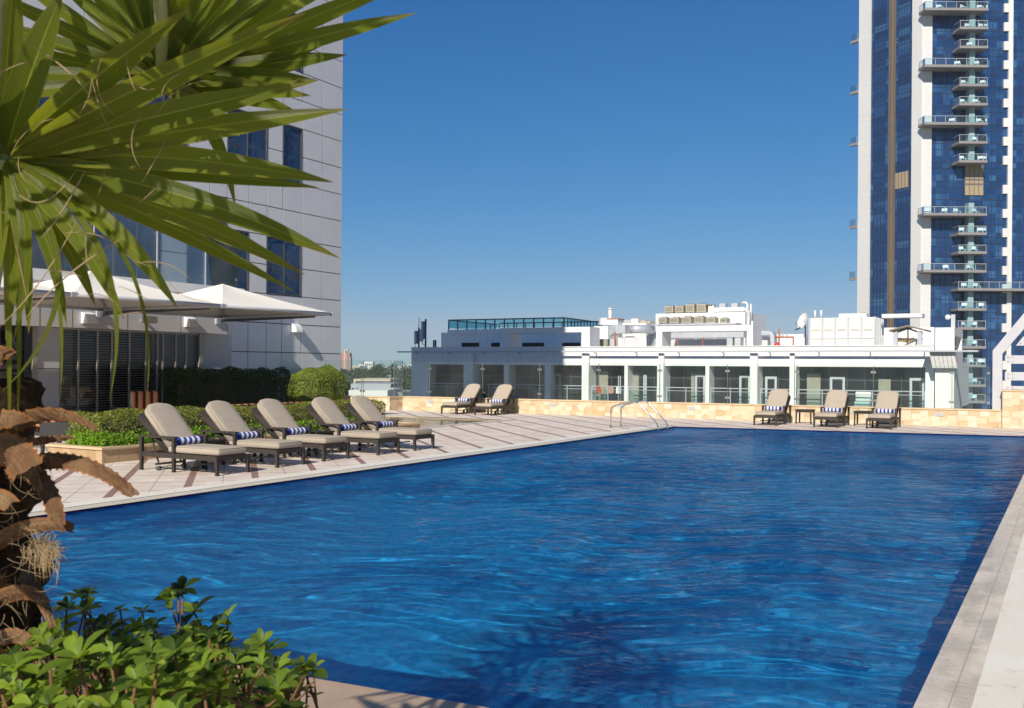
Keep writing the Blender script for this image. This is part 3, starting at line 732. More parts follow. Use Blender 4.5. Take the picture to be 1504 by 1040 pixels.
def build_towel():
    """rolled towel, blue and white bands round the roll"""
    q = MB(); n = 18; L = .46; bands = 9; r = .066
    xs = []
    for k in range(bands): xs += [(-L / 2 + L * k / bands, k), (-L / 2 + L * (k + 1) / bands - .0005, k)]
    prof = [(-L / 2 - .006, .35, 0), (-L / 2 - .004, .80, 0)] + [(x, 1.0 if 0 < i < len(xs) - 1 else .95, b_) for i, (x, b_) in enumerate(xs)] + [(L / 2 + .004, .80, bands - 1), (L / 2 + .006, .35, bands - 1)]
    for (y, s_, b_) in prof:
        for j in range(n):
            a = 2 * math.pi * j / n; rj = r * s_ * (1 + .03 * math.sin(3 * a + y * 9) + .012 * math.sin(7 * a))
            q.v.append((rj * math.cos(a) * 1.06, y, rj * math.sin(a) * .96))
    for i in range(len(prof) - 1):
        for j in range(n):
            q.f.append((i * n + j, i * n + (j + 1) % n, (i + 1) * n + (j + 1) % n, (i + 1) * n + j)); q.m.append(0 if prof[i][2] % 2 == 0 else 1); q.sm.append(1)
    q.f.append(tuple(n - 1 - j for j in range(n))); q.f.append(tuple((len(prof) - 1) * n + j for j in range(n))); q.m += [0, 0]; q.sm += [0, 0]
    o = q.obj('rolled_towel', ['blue_cloth', 'white_cloth'], local=True)
    return tag(o, 'x', 'towel', 'blue and white striped rolled towels')
lproto, tproto = build_lounger(), build_towel()
spots = [(-12.68, 10.89, 0.00, 'taupe cushioned lounger beside the planter corner, nearest to the palm trunk', 'striped rolled towel on the lounger beside the planter corner'),
         (-12.78, 12.23, .02, 'second taupe lounger from the palm, in the poolside row', 'striped rolled towel on the second lounger from the palm'),
         (-12.85, 13.53, -.02, 'middle taupe lounger of the five along the left pool edge', 'striped rolled towel on the middle lounger of the row of five'),
         (-12.80, 14.93, .01, 'fourth taupe lounger from the palm, in front of the round bush', 'striped rolled towel on the fourth lounger from the palm'),
         (-12.80, 16.12, 0.00, 'last lounger of the poolside row of five, nearest the wading pool', 'striped rolled towel on the lounger nearest the wading pool'),
         (-18.69, 30.20, R(-90), 'left one of the two loungers by the far wall past the wading pool', 'striped rolled towel on the left one of the paired far loungers'),
         (-17.36, 30.16, R(-88), 'right one of the two loungers by the far wall past the wading pool', 'striped rolled towel on the right one of the paired far loungers'),
         (-7.74, 30.14, R(-90), 'lounger at the far pool end nearest to the steel handrails', 'striped rolled towel on the far end lounger nearest the handrails'),
         (-6.05, 30.22, R(-90), 'middle lounger at the far pool end, between two side tables', 'striped rolled towel on the lounger between two side tables'),
         (-4.65, 30.36, R(-90), 'last lounger at the far pool end, nearest to the steel screen', 'striped rolled towel on the far end lounger nearest the steel screen')]
for i, (x, y, a, lab, tl) in enumerate(spots):
    o = lproto if i == 0 else dup(lproto, (0, 0, 0), 0, lab)
    o.location = (x, y, 0); o.rotation_euler = (0, 0, a); o['label'] = lab
    w_ = tproto if i == 0 else dup(tproto, (0, 0, 0), 0, tl)
    off = .03 if i < 5 else (.05, -.03, .02, .02, .0)[i - 5] * -1
    lx, ly = .675 + (i * 37 % 5 - 2) * .006, off
    w_.location = (x + lx * math.cos(a) - ly * math.sin(a), y + lx * math.sin(a) + ly * math.cos(a), .462)
    w_.rotation_euler = (R((i * 53 % 7) * 9), 0, a + R((i * 31 % 5 - 2) * 1.2)); w_.rotation_euler[0] = 0; w_['label'] = tl

def build_table():
    t = thing('side_table', 'x', 'side table', (0, 0, 0), 0, 'low dark side tables beside the loungers')
    q = MB(); q.box(-.25, .25, -.25, .25, .395, .425); q.obj('table_top', 'wicker', t, local=True)
    q = MB(); q.box(-.225, .225, -.225, -.195, .345, .394).box(-.225, .225, .195, .225, .345, .394).box(-.225, -.195, -.194, .194, .345, .394).box(.195, .225, -.194, .194, .345, .394)
    q.obj('apron', 'wicker', t, local=True)
    for x in (-.21, .21):
        for y in (-.21, .21):
            q = MB(); q.bar((x, y, .394), (x * 1.04, y * 1.04, 0), .045, .045, up=(1, 0, 0), w2=.036, h2=.036); q.obj('leg', 'wicker', t, local=True)
    return t
tp = build_table()
for i, (x, y, lab) in enumerate([(-7.02, 30.30, 'low dark side table left of the middle far end lounger'), (-5.34, 30.36, 'low dark side table right of the middle far end lounger'),
                                 (-12.35, 11.56, 'low dark side table half hidden between the first two poolside loungers'), (-12.3, 14.23, 'low dark side table half hidden behind the fourth poolside lounger')]):
    o = tp if i == 0 else dup(tp, (0, 0, 0), 0, lab); o.location = (x, y, 0); o['label'] = lab

# ================================================================== PLANTER, HEDGES, BENCHES
t = thing('stone_planter', 'long low sandstone planter box behind the row of loungers', 'planter', (-14.6, 15, 0))
q = MB(); q.box(-15.35, -13.95, 10.85, 20.0, 0, .225); q.obj('planter_wall', 'planter_stone', t)
q = MB(); q.box(-15.38, -13.92, 10.82, 10.98, .226, .265).box(-15.38, -13.92, 19.87, 20.03, .226, .265).box(-14.10, -13.92, 10.981, 19.869, .226, .265).box(-15.38, -15.20, 10.981, 19.869, .226, .265); q.obj('rim', 'cap_stone', t)
q = MB(); q.box(-15.19, -14.11, 10.99, 19.86, .226, .245); q.obj('soil', 'soil', t)

def shell_points(rng, n, x0, x1, y0, y1, z0, z1, depth, lump=.12, rnd=.35, open_=0):
    """points near the surface of a clipped, lumpy hedge and the outward normals"""
    pts, nrm = [], []
    c = np.array([(x0 + x1) / 2, (y0 + y1) / 2, (z0 + z1) / 2]); h = np.array([(x1 - x0) / 2, (y1 - y0) / 2, (z1 - z0) / 2])
    areas = np.array([h[1] * h[2], h[1] * h[2], h[0] * h[2], h[0] * h[2], h[0] * h[1]]); ar = areas / areas.sum()
    f = rng.choice(5, n, p=ar); u = rng.uniform(-1, 1, (n, 3)); d_ = rng.uniform(0, 1, n) ** 1.6 * depth
    p = u * h; nn = np.zeros((n, 3))
    for k, (ax, sg) in enumerate(((0, 1), (0, -1), (1, 1), (1, -1), (2, 1))):
        s_ = f == k; p[s_, ax] = sg * (h[ax] - d_[s_]); nn[s_, ax] = sg
    # round the edges: pull into a rounded box
    r_ = min(rnd, *h); inner = h - r_
    q_ = np.clip(p, -inner, inner); dv = p - q_; ln = np.linalg.norm(dv, axis=1)
    over = ln > r_; p[over] = q_[over] + dv[over] / ln[over][:, None] * r_
    nn = np.where(ln[:, None] > 1e-6, nn * .4 + dv / (ln[:, None] + 1e-9), nn)
    ph = rng.uniform(0, 6, 3)
    p += nn * (lump * (np.sin(p[:, [1]] * 3.1 + ph[0]) * np.sin(p[:, [2]] * 4.3 + ph[1]) + .6 * np.sin(p[:, [0]] * 7 + p[:, [1]] * 5.2 + ph[2])))
    return p + c, nn

def hedge(name, label, cat, box, n, size, mat, seed, depth=.3, lump=.05, rnd=.3, core=.17, loc=None):
    rng = np.random.default_rng(seed); x0, x1, y0, y1, z0, z1 = box
    t = thing(name, label, cat, ((x0 + x1) / 2, (y0 + y1) / 2, z0))
    p, nn = shell_points(rng, n, x0, x1, y0, y1, z0, z1, depth, lump, rnd)
    nn[:, 2] += .35
    v, k = leaves(p, nn, size, .55, .75, rng); leaf_obj('foliage', v, k, mat, t)
    q = MB(); q.rbox(x0 + core, x1 - core, y0 + core, y1 - core, z0, z1 - core, min(rnd, .3)); 
    for k in range(int((y1 - y0) * 14)):
        x = rng.uniform(x0 + .1, x1 - .1); y = rng.uniform(y0 + .1, y1 - .1)
        q.tube([(x, y, z0), (x + rng.uniform(-.12, .12), y + rng.uniform(-.12, .12), z0 + (z1 - z0) * .55), (x + rng.uniform(-.25, .25), y + rng.uniform(-.25, .25), z1 - .04)], [.012, .008, .004], 4)
    q.obj('twigs', 'hedge_core', t, smooth=True)
    return t
hedge('low_hedge', 'low clipped green hedge in the stone planter behind the loungers', 'hedge', (-15.15, -14.25, 11.0, 19.2, .24, .82), 26000, .045, 'leaf_low', 3, .34, .04, .18, .2)
rng = np.random.default_rng(5)
n = 9000; p = np.column_stack([rng.uniform(-14.38, -14.0, n), rng.uniform(11.0, 18.6, n), .24 + rng.uniform(0, 1, n) ** .8 * .20 * (1 + .35 * np.sin(np.arange(n)))])
e_ = 1500; p[:e_, 0] = rng.uniform(-15.1, -14.1, e_); p[:e_, 1] = rng.uniform(10.98, 11.2, e_)
v, k = leaves(p, np.tile([.4, 0, .8], (n, 1)), .05, .6, .5, rng)
o = leaf_obj('ground_cover', v, k, 'leaf_cover'); o['kind'] = 'stuff'; o['label'] = 'bright green ground cover along the front of the planter'
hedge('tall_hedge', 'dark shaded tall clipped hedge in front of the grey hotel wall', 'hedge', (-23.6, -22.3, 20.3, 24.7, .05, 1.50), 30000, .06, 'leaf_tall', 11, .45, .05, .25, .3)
hedge('rounded_bush', 'rounded sunlit green bush right of the dark hedge, before the glass', 'bush', (-25.1, -23.55, 27.1, 29.25, .12, 1.56), 30000, .055, 'leaf_hedge', 12, .45, .07, .62, .33)

def bench(label, x, y0, y1, z, flip=1):
    t = thing('striped_bench', label, 'bench', (x, (y0 + y1) / 2, 0), 0, 'orange striped terrace seats')
    q = MB(); q.rbox(x - .62, x, y0, y1, z - .34, z - .20, .05); q.obj('seat_cushion', 'striped', t)
    q = MB(); q.rbox(x - .02, x + .14, y0, y1, z - .30, z, .05); q.obj('back_cushion', 'striped', t)
    q = MB(); q.box(x + .15, x + .19, y0, y1, .1, z - .02).box(x - .62, x + .14, y0, y1, z - .42, z - .345)
    q.obj('frame', 'black_plastic', t)
    for xx in (x - .58, x + .10):
        for yy in (y0 + .06, y1 - .06):
            q = MB(); q.box(xx - .03, xx + .03, yy - .03, yy + .03, 0, z - .425); q.obj('leg', 'black_plastic', t)
    return t
bench('long orange and brown striped bench behind the low hedge, before the bush', -17.6, 17.0, 22.6, .70)
def chair(label, x, y, rz, z=.78):
    t = thing('terrace_chair', label, 'chair', (x, y, 0), rz, 'orange striped terrace seats')
    q = MB(); q.rbox(-.30, .30, -.40, .40, .32, .46, .05); q.obj('seat_cushion', 'striped', t, local=True)
    q = MB(); q.rbox(-.40, -.27, -.42, .42, .40, z, .06); q.obj('back_cushion', 'striped', t, local=True)
    q = MB(); q.box(-.42, .32, -.44, .44, .24, .315).box(-.40, .30, -.50, -.445, .24, .58).box(-.40, .30, .445, .50, .24, .58); q.obj('frame', 'black_plastic', t, local=True)
    for xx in (-.38, .28):
        for yy in (-.44, .44):
            q = MB(); q.box(xx - .025, xx + .025, yy - .025, yy + .025, 0, .239); q.obj('leg', 'black_plastic', t, local=True)
chair('orange striped terrace chair before the blinds, behind the low hedge', -20.6, 17.0, R(180), .98)
chair('orange striped low terrace chair in the shade left of the planter', -17.4, 12.6, R(90), .72)
chair('dark terrace chair with striped cushion beside the planter end', -16.3, 12.0, R(200), .50)
# ================================================================== HOTEL TOWER AND RESTAURANT
HX = -25.2
ht = thing('hotel_tower', 'tall pale grey panelled hotel tower with blue windows behind the palm', 'building', (HX, 30, GZ))
q = MB(); q.box(-46, HX - .06, -14, 30.62, GZ, 17.6); q.obj('core_wall', 'joint', ht)
q = MB(); q.box(-46, HX, -14, 30.65, 17.61, 62); q.obj('upper_wall', 'panel', ht)
ycols = [30.65, 29.47, 28.30, 27.27, 26.47, 25.57, 24.55, 23.76, 22.8, 21.7, 20.9, 20.0, 18.9, 17.9, 16.8, 15.9, 14.8, 13.9, 12.8, 11.9, 10.8, 9.9, 8.8, 7.9, 6.8]
zr = lambda k: 3.166 + 1.05 * k
wins = []
for (ya, yb, k0, k1) in [(26.47, 28.30, 1, 3), (24.55, 25.57, 1, 3), (24.55, 26.47, 5, 7), (27.27, 28.30, 5, 7), (20.9, 22.8, 5, 7), (16.8, 18.9, 5, 7), (12.8, 14.8, 5, 7),
                         (26.47, 28.30, 9, 11), (24.55, 25.57, 9, 11), (20.0, 21.7, 9, 11), (15.9, 17.9, 9, 11)]:
    wins.append((ya, yb, k0, k1))
for ya, yb in ((22.8, 24.55), (20.0, 21.7), (17.9, 20.0), (15.9, 17.9), (13.9, 15.9), (11.9, 13.9), (9.9, 11.9)): wins.append((ya, yb, 1, 4))
q = MB(); gpn = .017
for a, b_ in zip(ycols, ycols[1:]):
    for k in range(-14, 14):
        if any(b_ >= w0 - .01 and a <= w1 + .01 and k0 <= k < k1 for w0, w1, k0, k1 in wins): continue
        z0, z1 = zr(k), zr(k + 1)
        if k == 13: z1 = 17.6
        q.box(HX - .05, HX - .002 * ((k * 7 + int(a * 10)) % 3), b_ + gpn, a - gpn, z0 + gpn, z1 - gpn)
q.obj('cladding', 'panel', ht)
q = MB(); q.box(-46, HX - .07, 30.63, 30.68, GZ, 17.6); q.obj('side_cladding', 'panel', ht)
for ya, yb, k0, k1 in wins:
    f = MB(); z0, z1 = zr(k0), zr(k1)
    f.box(HX - .055, HX + .01, ya, ya + .05, z0, z1).box(HX - .055, HX + .01, yb - .05, yb, z0, z1).box(HX - .055, HX + .01, ya + .05, yb - .05, z0, z0 + .05).box(HX - .055, HX + .01, ya + .05, yb - .05, z1 - .05, z1)
    n_ = max(1, round((yb - ya) / .95))
    for k in range(1, n_):
        ym = ya + (yb - ya) * k / n_; f.box(HX - .05, HX - .005, ym - .02, ym + .02, z0 + .05, z1 - .05)
    wn_ = f.obj('window', 'dark_metal', ht)
    g_ = MB(); g_.quad((HX - .04, ya + .03, z0 + .03), (HX - .04, yb - .03, z0 + .03), (HX - .04, yb - .03, z1 - .03), (HX - .04, ya + .03, z1 - .03)); g_.obj('pane', 'hotel_glass', wn_)

FX = -24.3
pv = thing('restaurant_pavilion', 'low grey restaurant front with dark glazing, blinds and a grey fascia', 'building', (-24.6, 18, 0))
q = MB(); q.box(HX + .02, FX, 5, 23.75, 2.66, 3.90); q.obj('fascia', 'grey_wall', pv)
for y in (23.70, 21.75, 19.75, 17.9, 16.9, 15.0):
    q = MB(); q.box(FX - .01, FX + .004, y - .012, y + .012, 2.66, 3.90); q.obj('joint', 'joint', pv)
q = MB(); q.box(HX + .02, -24.60, 23.02, 24.2, 0, 1.50).box(HX + .02, -24.60, 23.02, 24.2, 1.52, 2.655); q.obj('wall', 'grey_wall', pv); q = MB(); q.box(HX + .02, -24.56, 17.02, 17.70, 0, 1.50).box(HX + .02, -24.56, 17.02, 17.70, 1.52, 2.655)
q.obj('wall', 'grey_wall', pv)
q = MB(); q.box(-24.66, -24.50, 22.72, 22.86, 0, 2.655).box(-24.70, -24.60, 22.861, 23.018, 0, 2.655); q.box(-24.62, -24.52, 16.86, 17.0, 0, 2.655).box(-24.60, -24.55, 17.72, 22.71, 2.60, 2.655).box(-24.60, -24.55, 17.72, 22.71, 0, .06)
q.obj('frame', 'mullion', pv)
q = MB()
for px in (114, 142, 163, 189, 213, 230, 238, 257, 272): 
    y = on_x(px, 540, -24.58)[1]; q.box(-24.60, -24.54, y - .025, y + .025, .061, 2.599)
for y in (15.9, 14.8, 13.6): q.box(-24.60, -24.54, y - .025, y + .025, .061, 2.599)
q.obj('mullion', 'mullion', pv)
for ya, yb in ((17.72, 22.72), (9.0, 16.86)):
    q = MB(); q.quad((-24.575, ya, .06), (-24.575, yb, .06), (-24.575, yb, 2.6), (-24.575, ya, 2.6)); q.obj('pane', 'glass_rest', pv)
q = MB()
for k in range(34):
    z = .12 + k * .0735; q.hexa([(-24.71, 17.75, z), (-24.68, 17.75, z + .022), (-24.68, 22.68, z + .022), (-24.71, 22.68, z), (-24.712, 17.75, z + .003), (-24.682, 17.75, z + .025), (-24.682, 22.68, z + .025), (-24.712, 22.68, z + .003)])
q.obj('blinds', 'blinds', pv)
q = MB(); q.box(-24.80, -24.76, 21.05, 22.70, .06, 2.62); q.obj('curtain', 'far_grey', pv)  # pale panel added behind the glass, its colour stands for a bright reflection
q = MB(); q.box(-24.80, -24.74, 17.74, 18.25, .06, 2.62); q.obj('wall_panel', 'curtain', pv)
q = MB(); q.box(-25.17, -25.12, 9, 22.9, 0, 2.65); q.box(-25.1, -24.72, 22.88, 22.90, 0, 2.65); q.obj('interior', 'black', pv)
q = MB(); q.box(HX + .02, FX + .02, 5, 24.45, 3.905, 4.215); q.obj('terrace_slab', 'panel', pv)
for i, (ya, yb) in enumerate([(22.95, 24.40), (21.0, 22.93), (18.75, 20.98), (16.4, 18.73), (14.0, 16.38), (11.5, 13.98)]):
    tg = thing('terrace_balustrade', 'x', 'glass panel', (-24.55, ya, 4.2), 0, 'upper terrace glass panels behind the canopies')
    tg['label'] = ['upper terrace glass panel at its far end, next to the lower hotel windows', 'second upper terrace glass panel from the far end', 'third upper terrace glass panel, above the middle canopy',
                   'fourth upper terrace glass panel, half behind the hanging palm leaves', 'fifth upper terrace glass panel, behind the palm leaves', 'sixth upper terrace glass panel, behind the palm hub'][i]
    q = MB(); q.box(-24.56, -24.545, ya, yb, 4.22, 6.1); q.obj('pane', 'glass_terrace', tg)
    for y in (ya + .02, yb - .09):
        for z in (4.47, 5.62):
            q = MB(); q.box(-24.58, -24.53, y, y + .07, z, z + .09); q.obj('clamp', 'clamp', tg)
    q = MB(); q.box(-24.53, -24.50, ya - .012, ya + .018, 4.22, 5.75); q.obj('post', 'steel_grey', tg)

def wall_lamp(x, y, z, label):
    t = thing('wall_lamp', label, 'wall lamp', (x, y, z), 0, 'white quarter round lamps on the grey walls')
    pr = [(x, z - .14), (x + .28, z - .14), (x + .27, z - .05), (x + .235, z + .04), (x + .17, z + .12), (x + .08, z + .17), (x, z + .18)]
    q = MB(); q.wallp(pr, 'y', y - .17, y + .17); q.obj('shell', 'lamp_white', t)
    q = MB(); q.box(x + .02, x + .24, y - .14, y + .14, z - .148, z - .141); q.obj('diffuser', 'lamp_white', t)
wall_lamp(FX, 18.35, 2.93, 'white quarter round lamp on the grey fascia, nearest to the palm')
wall_lamp(FX, 22.05, 2.97, 'white quarter round lamp on the fascia, right of the beige floodlight')
wall_lamp(HX, 27.93, 3.02, 'white quarter round lamp on the panelled hotel wall, right of the canopies')
t = thing('floodlight', 'small beige box floodlight on the fascia between two white lamps', 'floodlight', (FX, 20.3, 3))
q = MB(); q.rbox(FX + .16, FX + .40, 20.12, 20.52, 2.88, 3.08, .02); q.obj('housing', 'beige_box', t)
q = MB(); q.bar((FX, 20.3, 2.98), (FX + .17, 20.3, 2.98), .07, .07); q.obj('bracket', 'lamp_white', t)

def canopy(y0, label):
    x0, x1, y1, z = -24.05, -19.45, y0 + 4.46, 3.20
    t = thing('shade_canopy', label, 'canopy', (x0, y0, z), 0, 'cream pyramid shade canopies in a row')
    xm, ym, za = (x0 + x1) / 2, (y0 + y1) / 2, z + .80
    q = MB(); N = 10
    cr = [(x0, y0), (x1, y0), (x1, y1), (x0, y1)]
    for c in range(4):
        (xa, ya), (xb, yb) = cr[c], cr[(c + 1) % 4]
        i0 = len(q.v)
        for j in range(N + 1):
            f = j / N; up = f * (1 - .20 * (1 - f) * 1.0)  # slightly hollow faces
            for i in range(N + 1):
                s_ = i / N; px_, py_ = xa + (xb - xa) * s_, ya + (yb - ya) * s_
                sag = .10 * math.sin(math.pi * s_) * (1 - f) * f * 2
                q.v.append((px_ + (xm - px_) * f, py_ + (ym - py_) * f, z + .03 + (za - z) * (f - .16 * f * (1 - f)) - sag))
        for j in range(N):
            for i in range(N):
                a = i0 + j * (N + 1) + i; q.f.append((a, a + 1, a + N + 2, a + N + 1)); q.m.append(0); q.sm.append(0)
    q.obj('canvas', 'canvas', t)
    q = MB(); q.tube([(xm, ym, za - .10), (xm, ym, za + .0)], [.06, .02], 8); q.obj('peak_cap', 'canvas', t)
    for (a, b2) in (((x1, y0), (x1, y1)), ((x0, y0), (x0, y1)), ((x0, y0 + .05), (x1, y0 + .05)), ((x0, y1 - .05), (x1, y1 - .05))):
        q = MB(); q.tube([(*a, z), (*b2, z)], .048, 10); q.obj('edge_tube', 'steel_grey', t)
    q = MB(); q.box(x1 - .06, x1 + .055, y0 + .01, y0 + .07, z - .056, z + .056).box(x1 - .06, x1 + .055, y1 - .07, y1 - .01, z - .056, z + .056); q.obj('coupling', 'steel_grey', t)
    q = MB()
    for (xa, ya) in cr: q.bar((xa, ya, z + .0), (xm, ym, za - .14), .05, .05)
    q.obj('hip_rib', 'steel_grey', t)
    q = MB(); q.bar((x0 + .05, y0 + .01, z - .10), (x1 - .5, y0 + .01, z - .05), .07, .10, h2=.05); q.bar((FX + .02, y0, z - .12), (x0 + .1, y0, z - .10), .08, .12); q.obj('arm', 'dark_metal', t)
    q = MB(); q.box(FX, FX + .06, y0 - .14, y0 + .14, z - .22, z - .02); q.obj('bracket', 'steel_grey', t)
    return t
canopy(18.80, 'cream pyramid canopy farthest from the palm, its pointed corner reaching over the terrace')
canopy(14.34, 'cream pyramid canopy in the middle of the row, behind hanging palm leaves')
canopy(9.88, 'cream pyramid canopy at the left picture edge, mostly behind the palm')
t = thing('canopy_arm', 'dark end arm holding the last cream canopy to the fascia', 'bracket', (FX, 23.3, 3.2))
q = MB(); q.bar((FX, 23.32, 3.09), (-20.2, 23.30, 3.14), .07, .10, h2=.05); q.obj('arm', 'dark_metal', t)
q = MB(); q.box(FX, FX + .06, 23.18, 23.46, 2.98, 3.16); q.obj('bracket', 'steel_grey', t)

nb = thing('neighbour_building', 'white balconied building opposite, seen only as a reflection in the glazing', 'building', (40, 20, GZ))
q = MB(); q.box(40, 58, -4, 62, GZ, 46); q.obj('wall', 'white', nb)
for k in range(14):
    q = MB(); z = GZ + 3.2 + k * 3.9; q.box(39.9, 39.99, -2, 60, z, z + 1.9); q.obj('window_band', 'apt_glass', nb)
    q = MB(); q.box(38.4, 39.98, -3, 61, z - .55, z - .25); q.obj('balcony_slab', 'white', nb)
# ================================================================== WHITE APARTMENT BUILDING ACROSS THE GAP
BY = 62.0
bx = lambda px, y=540, Y=BY: on_y(px, y, Y)[0]
def bp(p0, p1, yt, yb, Y):
    m_ = (p0 + p1) / 2
    return bx(p0, (yt + yb) / 2, Y), bx(p1, (yt + yb) / 2, Y), on_y(m_, yb, Y)[2], on_y(m_, yt, Y)[2]
ab = thing('apartment_building', 'long low white apartment building with recessed balconies across the street', 'building', (-25, BY, GZ))
ZF, ZW, ZP = -.72, 1.79, 3.05
XL, XR = bx(604), bx(1372)
wl = MB()
wl.box(XL, XR, BY, BY + .3, ZW, ZP)
wl.box(XL, XR, BY, BY + .3, ZF - .5, ZF).box(XL, XR, BY + .3, 84, ZF - .3, ZF - .02).box(XL, XR, BY + .3, 84, ZW + .02, ZW + .4)
wl.box(XL, XR, BY + .35, 84, GZ, ZF - 3.2)
for (a, b_, dep) in [(604, 629, 1.0), (683, 697, 1.0), (740, 747, 1.0), (800, 809, .5), (856, 867, 1.0), (917, 922, 1.0), (965, 976.5, 1.0), (1036, 1041.6, 1.0), (1102, 1114, 1.0), (1160, 1169, 1.0), (1359, 1372, 1.0)]:
    wl.box(bx(a), bx(b_), BY + .002, BY + dep, ZF, ZW)
for (a, b_) in [(683, 697), (856, 867), (968, 976.5), (1102, 1114), (1160, 1168)]:
    wl.box(bx(a) + .05, bx(b_), BY - .28, BY - .001, ZF - .5, ZP - .42)
wl.box(XL, XR, BY + .301, 84, GZ, GZ + .5)
wl.obj('wall', 'white', ab)
q = MB(); q.box(XL + .1, XR - .1, BY + 1.02, BY + 1.1, ZF - .02, ZW + .02); q.obj('balcony_glazing', 'apt_glass', ab)
q = MB(); q.box(XL, XL + .2, BY + .31, 84, ZF, ZW).box(XR - .2, XR, BY + 1.1, 84, ZF, ZW); q.obj('end_wall', 'white', ab)
q = MB(); q.box(XL - .9, XR, BY - .62, BY - .50, 2.68, 2.78)
for k in range(40):
    x = XL + .6 + k * 1.02 * 0.98
    if k % 3 == 0 and x < XR: q.bar((x, BY, 2.60), (x + .0, BY - .55, 2.71), .05, .06)
q.obj('brise_soleil', 'rail_grey', ab)
q = MB(); q.box(XL, XR, BY - .06, BY + .34, ZP, ZP + .05); q.obj('parapet_cap', 'white', ab)
bays = [(629, 683), (716, 740), (754, 800), (809, 856), (868, 917), (922, 965), (978, 1036), (1043, 1102), (1116, 1160), (1171, 1359)]
for a, b_ in bays:
    xa, xb = bx(a, 570), bx(b_, 570); q = MB()
    q.box(xa, xb, BY + .05, BY + .10, .33, .39).box(xa, xb, BY + .05, BY + .09, .13, .165)
    n_ = max(1, round((xb - xa) / 1.55))
    for k in range(n_ + 1):
        x = xa + .03 + (xb - xa - .06) * k / n_; q.box(x - .025, x + .025, BY + .055, BY + .095, ZF, .33)
    q.obj('railing', 'rail_grey', ab)
    q = MB(); q.quad((xa, BY + .10, ZF + .05), (xb, BY + .10, ZF + .05), (xb, BY + .10, .12), (xa, BY + .10, .12)); q.obj('railing_glass', 'glass_balc', ab)
GY = BY + 1.0
for a, b_, top in [(813, 824, 549), (908, 912, 552), (945, 950, 550), (1021, 1036, 550), (1086, 1102, 551), (1124, 1141, 553), (1219, 1241, 553), (1336, 1358, 555)]:
    x0, x1 = bx(a, 570, GY), bx(b_, 570, GY); zt = on_y(a, top, GY)[2]; q = MB(); fw = .14
    q.box(x0, x0 + fw, GY - .06, GY + .01, ZF, zt).box(x1 - fw, x1, GY - .06, GY + .01, ZF, zt)
    if x1 - x0 > .5: q.box(x0 + fw, x1 - fw, GY - .06, GY + .01, zt - .16, zt)
    q.obj('door_frame', 'door_frame', ab)
q = MB()
for a, b_, yt in [(880, 893, 545), (1015, 1020, 548), (1185, 1205, 549), (1290, 1308, 557), (925, 938, 548)]:
    q.box(bx(a, 570, GY), bx(b_, 570, GY), GY - .02, GY + .015, ZF, on_y(a, yt, GY)[2])
q.obj('curtain', 'curtain', ab)
q = MB()
for k in range(36): q.box(XL + .5 + k * 1.05, XL + .54 + k * 1.05, GY - .015, GY + .018, ZF, ZW)
q.box(XL, XR, GY - .012, GY + .017, .95, 1.0); q.obj('window_bar', 'dark_metal', ab)
# stepped block on the left of the roof
q = MB()
x0, x1, z0, z1 = bp(657, 872, 483, 509, 70); q.box(x0, x1 + 1, 70, 80, 2.2, z1)
xa, xb, _, zb = bp(645, 657, 488.5, 509, 70); q.box(xa, xb - .01, 70.3, 80, 2.2, zb)
q.box(x0 + .6, x1 - 2, 69.86, 69.999, z1 - .35, z1 - .01)
q.obj('roof_block', 'white', ab)
for a, b_ in ((678, 703.6), (721.7, 741), (767, 799), (826, 852)):
    xa, xb, za, zb = bp(a, b_, 503.5, 509.5, 70); q = MB(); q.box(xa, xb, 69.97, 70.05, za, zb); q.obj('roof_window', 'apt_glass', ab)
# portal frames standing on the parapet
for (a, b_, ta, tb, p1, p2) in ((741, 872, 481.5, 489, 15, 12), (969, 1110, 479, 487, 8.5, 8.5)):
    xa, xb, _, zt = bp(a, b_, ta, 509, 63); zb = on_y((a + b_) / 2, tb, 63)[2]; xi = bx(a + p1, 500, 63); xj = bx(b_ - p2, 500, 63)
    q = MB(); q.box(xa, xb, 62.32, 64.0, zb, zt).box(xa, xi, 62.32, 64.0, 2.2, zb - .001).box(xj, xb, 62.32, 64.0, 2.2, zb - .001); q.obj('portal_frame', 'white', ab)
q = MB(); xa = bx(856, 500, 62.5); q.box(xa, xa + .5, 62.31, 64.2, 2.3, 4.0); q.obj('portal_frame', 'white', ab)
# right corner block
xa, xb = bx(1373.5, 500, 61.3), bx(1401.5, 500, 61.3); zt = on_y(1390, 481, 61.3)[2]
q = MB(); q.box(xa, xb, 61.3, 61.7, -4, zt).box(xa, xa + .35, 61.701, 66.4, -4, zt).box(xa + .351, xb, 61.701, 66.4, zt - .45, zt).box(xb - .3, xb, 65.6, 66.4, -4, zt - .451).box(xb - .3, xb, 61.701, 65.599, -4, 2.75)
q.obj('corner_block', 'white', ab)
q = MB()
for k in range(6):
    x = xa - .1 + k * .22; q.hexa([(x, 60.9, 1.75), (x + .2, 60.9, 1.75), (x + .2, 61.29, 1.75), (x, 61.29, 1.75), (x - .12, 60.55, 2.65), (x + .08, 60.55, 2.65), (x + .08, 61.29, 2.65), (x - .12, 61.29, 2.65)])
q.obj('ribbed_awning', 'white', ab)
q = MB(); q.box(xa - .5, xb + 1.3, 60.3, 61.29, 2.66, 2.76); q.obj('corner_canopy', 'rail_grey', ab)
